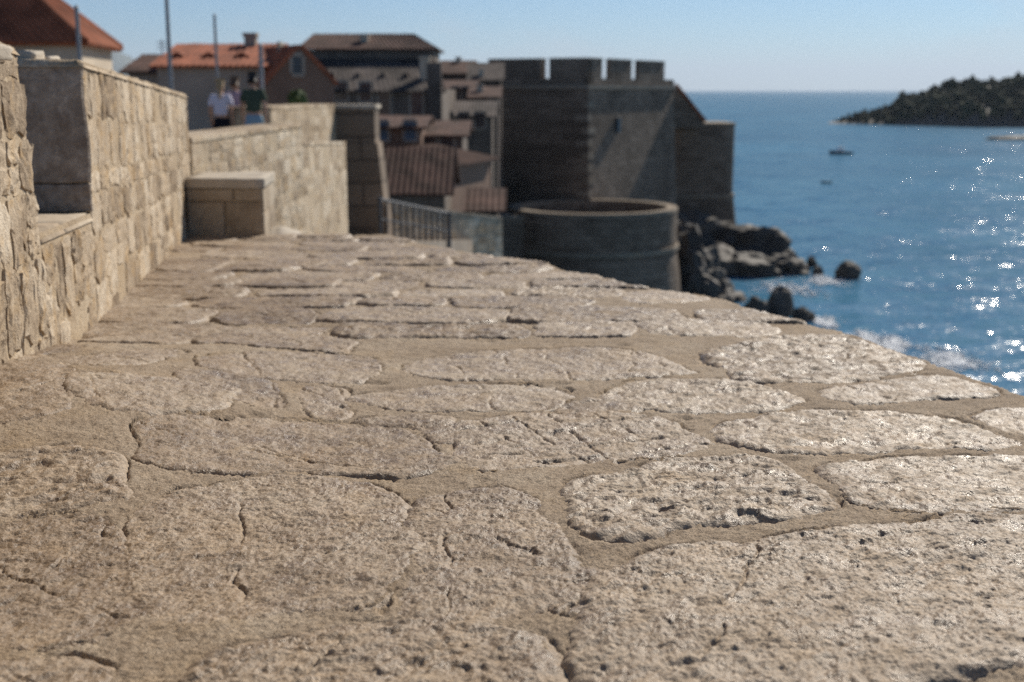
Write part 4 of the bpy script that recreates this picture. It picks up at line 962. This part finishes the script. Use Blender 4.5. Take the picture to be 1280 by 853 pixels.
def gable_house(label, A, B, depth, zbase, zeave, zridge, wall, tile, name='house', over=0.35, parent_name=None, ridge_along=True, pitch=0.22):
    """front wall from A to B (xy), depth behind it; the ridge runs along the front (or away from it)"""
    A, B = P2(A), P2(B); T = (B - A).normalized(); D = Vector((-T.y, T.x)); C, E = B + D * depth, A + D * depth
    root = empty(name, ((A.x + B.x) / 2, (A.y + B.y) / 2 + depth / 2, zbase), label, 'house')
    bm = bmesh.new(); vb = [bm.verts.new((p.x, p.y, zbase)) for p in (A, B, C, E)]; vt = [bm.verts.new((p.x, p.y, zeave)) for p in (A, B, C, E)]
    if ridge_along: r0, r1 = (A + E) / 2, (B + C) / 2
    else: r0, r1 = (A + B) / 2, (E + C) / 2
    R0, R1 = bm.verts.new((r0.x, r0.y, zridge)), bm.verts.new((r1.x, r1.y, zridge))
    bm.faces.new(vb[::-1])
    if ridge_along:
        bm.faces.new([vb[0], vb[1], vt[1], vt[0]]); bm.faces.new([vb[2], vb[3], vt[3], vt[2]])
        bm.faces.new([vb[1], vb[2], vt[2], R1, vt[1]]); bm.faces.new([vb[3], vb[0], vt[0], R0, vt[3]]); bm.faces.new([vt[0], vt[1], R1, R0]); bm.faces.new([vt[2], vt[3], R0, R1])
    else:
        bm.faces.new([vb[1], vb[2], vt[2], vt[1]]); bm.faces.new([vb[3], vb[0], vt[0], vt[3]])
        bm.faces.new([vb[0], vb[1], vt[1], R0, vt[0]]); bm.faces.new([vb[2], vb[3], vt[3], R1, vt[2]]); bm.faces.new([vt[1], vt[2], R1, R0]); bm.faces.new([vt[3], vt[0], R0, R1])
    bm_obj('wall', bm, M[wall], root)
    half = depth / 2 if ridge_along else (B - A).length / 2; dz = (zridge - zeave) / half * over
    v3 = lambda p, z: (p.x, p.y, z)
    if ridge_along:
        o1, o2 = T * over, D * over
        tiled('roof', v3(A - o1 - o2, zeave - dz), v3(B + o1 - o2, zeave - dz), v3(r1 + o1, zridge), v3(r0 - o1, zridge), M[tile], root, pitch)
        tiled('roof', v3(C + o1 + o2, zeave - dz), v3(E - o1 + o2, zeave - dz), v3(r0 - o1, zridge), v3(r1 + o1, zridge), M[tile], root, pitch)
    else:
        o1, o2 = T * over, D * over
        tiled('roof', v3(E - o1 + o2, zeave - dz), v3(A - o1 - o2, zeave - dz), v3(r0 - o2, zridge), v3(r1 + o2, zridge), M[tile], root, pitch)
        tiled('roof', v3(B + o1 - o2, zeave - dz), v3(C + o1 + o2, zeave - dz), v3(r1 + o2, zridge), v3(r0 - o2, zridge), M[tile], root, pitch)
    return root, A, B, T, D

# house on the left, above the parapet: hipped roof
hl = empty('house', (-14, 33, -1.4), 'cream house with a hipped red tile roof rising behind the near parapet', 'house')
K = at(97, 55, 30.0); K2 = at(139, 59, 34.2)
Td = (K2.xy - K.xy).normalized(); Nd = Vector((-Td.y, Td.x)); ze = K.z
wl_ = 10.0; f0 = K.xy + Nd * wl_; f2 = K2.xy + Nd * wl_
bm = bmesh.new(); prism(bm, [K.xy, K2.xy, f2, f0], -1.5, ze); bm_obj('wall', bm, M['cream'], hl)
ov = 0.22; c1 = K.xy - Td * ov - Nd * ov; c2 = K2.xy + Td * ov - Nd * ov; c3 = f2 + Td * ov + Nd * ov; c4 = f0 - Td * ov + Nd * ov
half = (c2 - c1).length / 2; rz = ze + half * 1.05; ra = (c1 + c2) / 2 + Nd * half * 1.25; rb_ = (c3 + c4) / 2 - Nd * half
V3 = lambda p, z: Vector((p.x, p.y, z))
zo = ze - .05
tiled('roof', V3(c1, zo), V3(c2, zo), V3(ra + Td * .01, rz), V3(ra - Td * .01, rz), M['tile_red'], hl, .2, .025, .10)
tiled('roof', V3(c4, zo), V3(c1, zo), V3(ra, rz), V3(rb_, rz), M['tile_red'], hl, .2, .025, .10)
tiled('roof', V3(c2, zo), V3(c3, zo), V3(rb_, rz), V3(ra, rz), M['tile_red'], hl, .2, .025, .10)
bm = bmesh.new(); tube(bm, [V3(c1, zo + .12), V3(ra, rz + .12)], .09, 8); tube(bm, [V3(c2, zo + .12), V3(ra, rz + .12)], .09, 8); tube(bm, [V3(ra, rz + .12), V3(rb_, rz + .12)], .09, 8); bm_obj('ridge_tiles', bm, M['tile_red'], hl)

# long pale house with the red roof and small dormers
g0 = at(196, 84, 46.0); g1 = at(330, 84, 46.0)
zr2 = at(300, 57, 49.0).z
h2, A, B, T, D = gable_house('long pale house with orange red roof and dormers behind the walkers', g0.xy, g1.xy, 7.6, -9, g0.z, zr2, 'greywall', 'tile_red', over=.2)
for u in (222, 262, 303):
    p = at(u, 76, 47.3); bm = bmesh.new()
    f_ = [(p.x - .42, p.y), (p.x + .42, p.y), (p.x + .42, p.y + 1.4), (p.x - .42, p.y + 1.4)]; prism(bm, f_, p.z - .35, p.z + .05); dm = bm_obj('dormer', bm, M['cream'], h2)
    bm = bmesh.new(); hexa(bm, [(p.x - .5, p.y - .08, p.z + .053), (p.x + .5, p.y - .08, p.z + .053), (p.x + .5, p.y + 1.5, p.z + .053), (p.x - .5, p.y + 1.5, p.z + .053), (p.x - .05, p.y - .08, p.z + .3), (p.x + .05, p.y - .08, p.z + .3), (p.x + .05, p.y + 1.5, p.z + .3), (p.x - .05, p.y + 1.5, p.z + .3)])
    c_ = bm_obj('dormer_roof', bm, M['tile_red'], None); COL.objects.unlink(c_); link(c_, dm)
    slab_at('dormer_window', Vector((p.x, p.y, p.z - .28)), (1, 0), .4, .28, .02, M['glass'], h2, .03)
chimney(at(314, 58, 49.5), .22, .35, h2)
window(at(352, 92, 47.4), (B + D - B), .7, 1.0, h2, 'shutter')
# darker wing joined on the left, lower
gable_house('low dark roofed house at the left end of the long pale house', at(160, 92, 48).xy, at(196, 92, 48).xy, 6, -9, at(180, 91, 48).z, at(180, 71, 51).z, 'greywall', 'tile_old_shaded', over=.25)
# gabled house whose warm end wall faces the sea
q0 = at(333, 100, 45.2); q1 = at(411, 104, 45.2)
h3, A, B, T, D = gable_house('gabled house with warm brown end wall joined to the long pale house', (q0.x, 45.2), (q1.x, 46.5), 9, -9, at(400, 104, 45.5).z, at(362, 58, 45.5).z, 'pink', 'tile_red', ridge_along=False, over=.08)
window(V3(A.lerp(B, .45), at(370, 92, 45.5).z), T, .35, .6, h3)
bm = bmesh.new(); bmesh.ops.create_icosphere(bm, subdivisions=3, radius=1)
pl = at(372, 122, 40)
for vtx in bm.verts: vtx.co = Vector((pl.x, pl.y, pl.z - .1)) + Vector((vtx.co.x * .3, vtx.co.y * .3, vtx.co.z * .32)) * (1 + .5 * mnoise.noise(vtx.co * 3))
sb = empty('shrub', (pl.x, pl.y, -1.4), 'small round dark green shrub before the warm gable wall', 'shrub')
bm_obj('foliage', bm, M['leaf'], sb); bm = bmesh.new(); tube(bm, [(pl.x, pl.y, -1.46), (pl.x, pl.y, pl.z - .1)], .03, 6); bm_obj('stem', bm, M['wood'], sb)

# the big dark church-like building
c0 = at(384, 113, 78); c1_ = at(552, 113, 78)
big = empty('large_building', ((c0.x + c1_.x) / 2, 86, -9), 'largest dark building with a high ridge above a wide lower roof', 'building')
zE, zM, zU, zR = at(460, 112, 78).z, at(460, 76, 84).z, at(460, 63, 84).z, at(460, 44, 87.5).z
bm = bmesh.new(); prism(bm, [(c0.x, 78), (c1_.x, 78), (c1_.x, 97), (c0.x, 97)], -9.5, zE); bm_obj('wall', bm, M['housestone'], big)
u0, u1 = at(378, 80, 84).x, at(542, 80, 84).x
bm = bmesh.new(); prism(bm, [(u0, 84), (u1, 84), (u1, 91), (u0, 91)], zE - 1, zU); bm_obj('clerestory', bm, M['housestone'], big)
tiled('roof', (c0.x - .3, 77.6, zE - .2), (c1_.x + .3, 77.6, zE - .2), (u1 + .1, 84, zM), (u0 - .1, 84, zM), M['tile_grey'], big, .3, .03)
r0_, r1_ = at(393, 44, 87.5).x, at(516, 44, 87.5).x
tiled('upper_roof', (u0 - .3, 83.7, zU), (u1 + .3, 83.7, zU), (r1_, 87.5, zR), (r0_, 87.5, zR), M['tile_old_shaded'], big, .3, .025)
tiled('upper_roof', (u1 + .3, 83.7, zU), (u1 + .3, 91.3, zU), (r1_, 87.6, zR), (r1_, 87.4, zR), M['tile_old_shaded'], big, .3, .025)
tiled('upper_roof', (u1 + .3, 91.3, zU), (u0 - .3, 91.3, zU), (r0_, 87.5, zR), (r1_, 87.5, zR), M['tile_old_shaded'], big, .3, .025)
for u, v_ in ((427, 126), (457, 127), (481, 147), (521, 145)):
    window(at(u, v_, 78), (1, 0), .7, 1.1 if v_ < 130 else 1.5, big)
for u in (415, 447, 478, 507):
    p = at(u, 100, 80.2); bm = bmesh.new(); hexa(bm, [(p.x - .5, p.y, p.z - .5), (p.x + .5, p.y, p.z - .5), (p.x + .5, p.y + 1.8, p.z - .3), (p.x - .5, p.y + 1.8, p.z - .3), (p.x - .1, p.y, p.z + .45), (p.x + .1, p.y, p.z + .45), (p.x + .1, p.y + 2.4, p.z + .45), (p.x - .1, p.y + 2.4, p.z + .45)])
    bm_obj('dormer', bm, M['tile_grey'], big)
chimney(at(531, 92, 80), .3, .9, big, 'cream'); chimney(at(456, 56, 85.5), .25, .5, big, 'cream')
slab_at('pilaster', Vector((at(543, 110, 77.8).x, 77.8, -9)), (1, 0), .9, zE + 10.6, .3, M['darkwall'], big, .2)

# more houses filling the slope between that building and the fort
def H(label, u0, v0, u1, Y, v_ridge, depth, wall, tile, along=True, wins=(), zb_=-9.5, skew=0.0, glass='glass', chim=None):
    a = at(u0, v0, Y); b2 = at(u1, v0, Y + skew); ye = Y + (depth / 2 if along else 0)
    r, A, B, T, D = gable_house(label, a.xy, b2.xy, depth, zb_, a.z, at((u0 + u1) / 2, v_ridge, ye).z, wall, tile, ridge_along=along)
    for (u, v, w, h) in wins: window(at(u, v, Y - .02 + skew * .5), T, w, h, r, glass)
    if chim: chimney(at(*chim), .25, .5, r, 'cream')
H('far house with a dark roof on the skyline next to the big dark building', 552, 92, 590, 120, 77, 9, 'darkwall', 'tile_old_shaded', chim=(573, 80, 124))
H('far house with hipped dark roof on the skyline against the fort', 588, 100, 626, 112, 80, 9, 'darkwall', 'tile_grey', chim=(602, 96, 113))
H('pinkish house under the skyline roofs left of the fort', 556, 112, 592, 100, 102, 7, 'pink', 'tile_old_shaded', wins=((570, 124, .6, .9), (583, 124, .6, .9)))
H('house with a pale chimney tucked against the fort wall', 590, 122, 622, 96, 110, 8, 'darkwall', 'tile_old_shaded', chim=(600, 116, 98), wins=((600, 138, .6, .9), (612, 138, .6, .9)))
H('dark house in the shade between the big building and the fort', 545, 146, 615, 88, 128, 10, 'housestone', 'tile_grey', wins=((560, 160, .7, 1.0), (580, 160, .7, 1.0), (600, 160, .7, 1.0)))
H('small house with two blue shuttered windows below the big building', 468, 160, 526, 60, 147, 6, 'pink', 'tile_old_shaded', wins=((478, 175, .55, .85), (513, 175, .55, .85)), glass='blue')
H('house with dark tiled roof beside the blue shuttered one', 528, 170, 578, 62, 153, 7, 'darkwall', 'tile_old_shaded', wins=((537, 197, .6, 1.0), (559, 197, .6, 1.0)))
H('nearest dark gabled house with shade-darkened brown tiles, just above the railing', 466, 238, 556, 46, 187, 5.2, 'housestone', 'tile_old_shaded', along=True)
r, A, B, T, D = gable_house('tall pink walled house against the left edge of the fort', at(557, 208, 54).xy, at(613, 196, 60).xy, 6, -10, at(557, 208, 54).z, at(585, 186, 58).z, 'pink', 'tile_old_shaded')
H('low red roofed annexe in front of the pink walled house', 590, 262, 622, 49, 238, 4, 'housestone', 'tile_old_shaded')

# ------------------------------------------------------------------ poles
def pole(u, vt, Y, wpx, zb_, label, lean=0):
    p = at(u, vt, Y); r = wpx / F * Y / 2
    root = empty('pole', (p.x, p.y, zb_), label, 'pole', 'grey posts along the walls')
    bm = bmesh.new(); tube(bm, [(p.x, p.y, zb_), (p.x, p.y, p.z)], [r * 1.1, r * .9], 12); bm_obj('shaft', bm, M['metal'], root)
    bm = bmesh.new(); tube(bm, [(p.x, p.y, zb_), (p.x, p.y, zb_ + .12)], r * 2.2, 12); bm_obj('base_plate', bm, M['metal'], root)
    bm = bmesh.new(); tube(bm, [(p.x, p.y, p.z), (p.x, p.y, p.z + r * 1.2)], [r * 1.1, r * .5], 12); bm_obj('cap', bm, M['metal'], root)
pole(95.5, 10, 16, 5.5, -1.46, 'thick grey post rising behind the dark merlon end before the cream house')
pole(206, -40, 24, 5.0, -1.46, 'tallest grey pole, leaving the top of the picture')
pole(268, 20, 30, 3.6, -1.46, 'slim grey pole standing behind the walkers')
pole(325.5, 58, 27, 5.5, -1.46, 'short pale post to the right of the man in green')
pa = at(202, 50, 47); an = empty('aerial', (pa.x, pa.y, at(202, 70, 47).z), 'thin roof aerial beside the tallest pole', 'aerial')
bm = bmesh.new(); tube(bm, [(pa.x, pa.y, at(202, 76, 47).z), pa], .025, 6); bm_obj('mast', bm, M['metal'], an)
for k in range(3):
    bm = bmesh.new(); z_ = pa.z - .08 - .12 * k; tube(bm, [(pa.x - .18, pa.y, z_), (pa.x + .18, pa.y, z_)], .015, 6); bm_obj('crossbar', bm, M['metal'], an)

# ------------------------------------------------------------------ people
def skin(name, verts, edges, rad, mat, parent, root_i=0, sub=2):
    me = bpy.data.meshes.new(name); me.from_pydata([tuple(v) for v in verts], edges, []); me.update()
    o = bpy.data.objects.new(name, me); link(o, parent)
    md = o.modifiers.new('Skin', 'SKIN'); md.use_smooth_shade = True
    for i, r in enumerate(rad):
        sv = me.skin_vertices[0].data[i]; sv.radius = r if hasattr(r, '__len__') else (r, r); sv.use_root = (i == root_i)
    sd = o.modifiers.new('Subdivision', 'SUBSURF'); sd.levels = sub; sd.render_levels = sub
    me.materials.append(mat); return o
def person(label, u, Y, height, step, shirt, shorts, hair, long_hair, face=0.0, shorts_len=0.5, lean=0.0):
    zf = -1.46; x0 = at(u, 130, Y).x; s = height / 1.75
    root = empty('person', (x0, Y, zf), label, 'person', 'walkers on the wall')
    cf, sf = math.cos(face), math.sin(face)
    def W(x, y, z): x *= s; y *= s; z *= s; return Vector((x0 + x * cf - y * sf, Y + x * sf + y * cf, zf + z))
    st = step
    J = dict(pelvis=(0, 0, .95), waist=(0, .0, 1.08), chest=(0, .01, 1.28), neckb=(0, .0, 1.45), neck=(0, .015, 1.52), head=(0, .03, 1.61), crown=(0, .02, 1.70))
    pts, ed, rd = [], [], []
    def add(p, r, par=None):
        pts.append(W(*p)); rd.append(tuple(q * s for q in r) if hasattr(r, '__len__') else r * s)
        if par is not None: ed.append((par, len(pts) - 1))
        return len(pts) - 1
    pv = add(J['pelvis'], (.145, .105)); wa = add(J['waist'], (.125, .09), pv); ch = add(J['chest'], (.15, .10), wa); nb = add(J['neckb'], (.075, .06), ch)
    nk = add(J['neck'], .052, nb); hd = add(J['head'], (.072, .088), nk); add(J['crown'], (.055, .065), hd); add((0, .125, 1.60), (.014, .016), hd)
    for sg in (-1, 1): add((sg * .082, .015, 1.61), (.010, .02), hd)
    for sg in (-1, 1):
        sw = -sg * st * .6
        sh_ = add((sg * .165, 0, 1.40), .055, ch); el = add((sg * .225, sw * .25 - .02, 1.14), .041, sh_); wr = add((sg * .235, sw * .8 + .06, .92), .027, el); pm = add((sg * .232, sw * .95 + .09, .85), (.022, .034), wr)
        for f_ in range(4):
            k1 = add((sg * (.236 - .003 * f_), sw * .95 + .075 + f_ * .017, .80), .0085, pm); add((sg * (.222 - .003 * f_), sw * .95 + .085 + f_ * .016, .765 + .006 * abs(f_ - 1.5)), .0075, k1)
        t1 = add((sg * .215, sw * .95 + .125, .825), .010, pm); add((sg * .208, sw * .95 + .135, .79), .0085, t1)
        hp = add((sg * .088, 0, .88), .085, pv); ft = sg * st
        kn = add((sg * .092, ft * .28 + .03, .49), .055, hp); an_ = add((sg * .09, ft * .8 - .02, .085), .036, kn); add((sg * .095, ft * .8 + .13, .035), (.04, .03), an_)
    skin('body', pts, ed, rd, M['skin'], root, pv)
    def garment(name, chain, mat, rooti=0, par=root):
        P_, E_, R_ = [], [], []
        for p, r, q in chain:
            P_.append(W(*p)); R_.append(tuple(x * s for x in r) if hasattr(r, '__len__') else r * s)
            if q is not None: E_.append((q, len(P_) - 1))
        return skin(name, P_, E_, R_, mat, par, rooti)
    sw = st * .6
    garment('shirt', [((0, 0, 1.0), (.160, .122), None), ((0, 0, 1.08), (.148, .112), 0), ((0, .01, 1.28), (.172, .122), 1), ((0, 0, 1.44), (.085, .075), 2), ((0, .0, 1.475), (.068, .062), 3),
                      ((.172, 0, 1.405), .072, 2), ((.222, -sw * .12 - .01, 1.20), .062, 5), ((-.172, 0, 1.405), .072, 2), ((-.222, sw * .12 - .01, 1.20), .062, 7)], shirt)
    zl = .88 - shorts_len * .8
    garment('shorts', [((0, 0, 1.04), (.148, .112), None), ((0, 0, .92), (.16, .125), 0), ((.092, 0, .85), .103, 1), ((.098, st * .28 * .6 + .015, zl), .086, 2), ((-.092, 0, .85), .103, 1), ((-.098, -st * .28 * .6 + .015, zl), .086, 4)], shorts)
    hc = [((0, .0, 1.66), (.088, .098), None), ((0, -.025, 1.60), (.084, .08), 0), ((0, -.03, 1.545), (.06, .05), 1), ((0, .02, 1.72), (.05, .06), 0)]
    if long_hair: hc += [((0, -.09, 1.58), .034, 1), ((0, -.12, 1.48), .035, 4), ((0, -.125, 1.36), .022, 5)]
    garment('hair', hc, hair)
    for sg in (-1, 1):
        ft = sg * st; garment('shoe', [((sg * .09, ft * .8 - .05, .05), (.048, .05), None), ((sg * .095, ft * .8 + .06, .045), (.048, .042), 0), ((sg * .098, ft * .8 + .15, .035), (.042, .03), 1)], M['shoe'])
person('woman in white t-shirt and black shorts with fair hair, walking away', 276, 25.0, 1.66, .20, M['shirt_white'], M['shorts_dark'], M['hair_fair'], True, 0.06, .35)
person('walker in mauve shirt half hidden between the other two', 294.5, 26.6, 1.72, -.18, M['shirt_pink'], M['navy'], M['hair_brown'], False, -0.05, .6)
person('man in dark green t-shirt and pale denim shorts with dark hair', 317, 24.4, 1.78, .19, M['shirt_green'], M['denim'], M['hair_dark'], False, 0.02, .55)

# ------------------------------------------------------------------ the air over the bay
bm = bmesh.new(); hexa(bm, [(-60000, -60000, SEA - 3), (60000, -60000, SEA - 3), (60000, 60000, SEA - 3), (-60000, 60000, SEA - 3), (-60000, -60000, 1000), (60000, -60000, 1000), (60000, 60000, 1000), (-60000, 60000, 1000)])
m = bpy.data.materials.new('haze'); m.use_nodes = True; nt = m.node_tree; nt.nodes.clear()
o_ = nt.nodes.new('ShaderNodeOutputMaterial'); pv_ = nt.nodes.new('ShaderNodeVolumePrincipled'); pv_.inputs['Color'].default_value = (0.72, 0.84, 1.0, 1); pv_.inputs['Density'].default_value = 0.00004; pv_.inputs['Anisotropy'].default_value = 0.2
nt.links.new(pv_.outputs[0], o_.inputs['Volume'])
HAZE = True
if HAZE: tag(bm_obj('haze', bm, m), 'thin blue haze over the bay and far mountain', 'haze', kind='stuff')
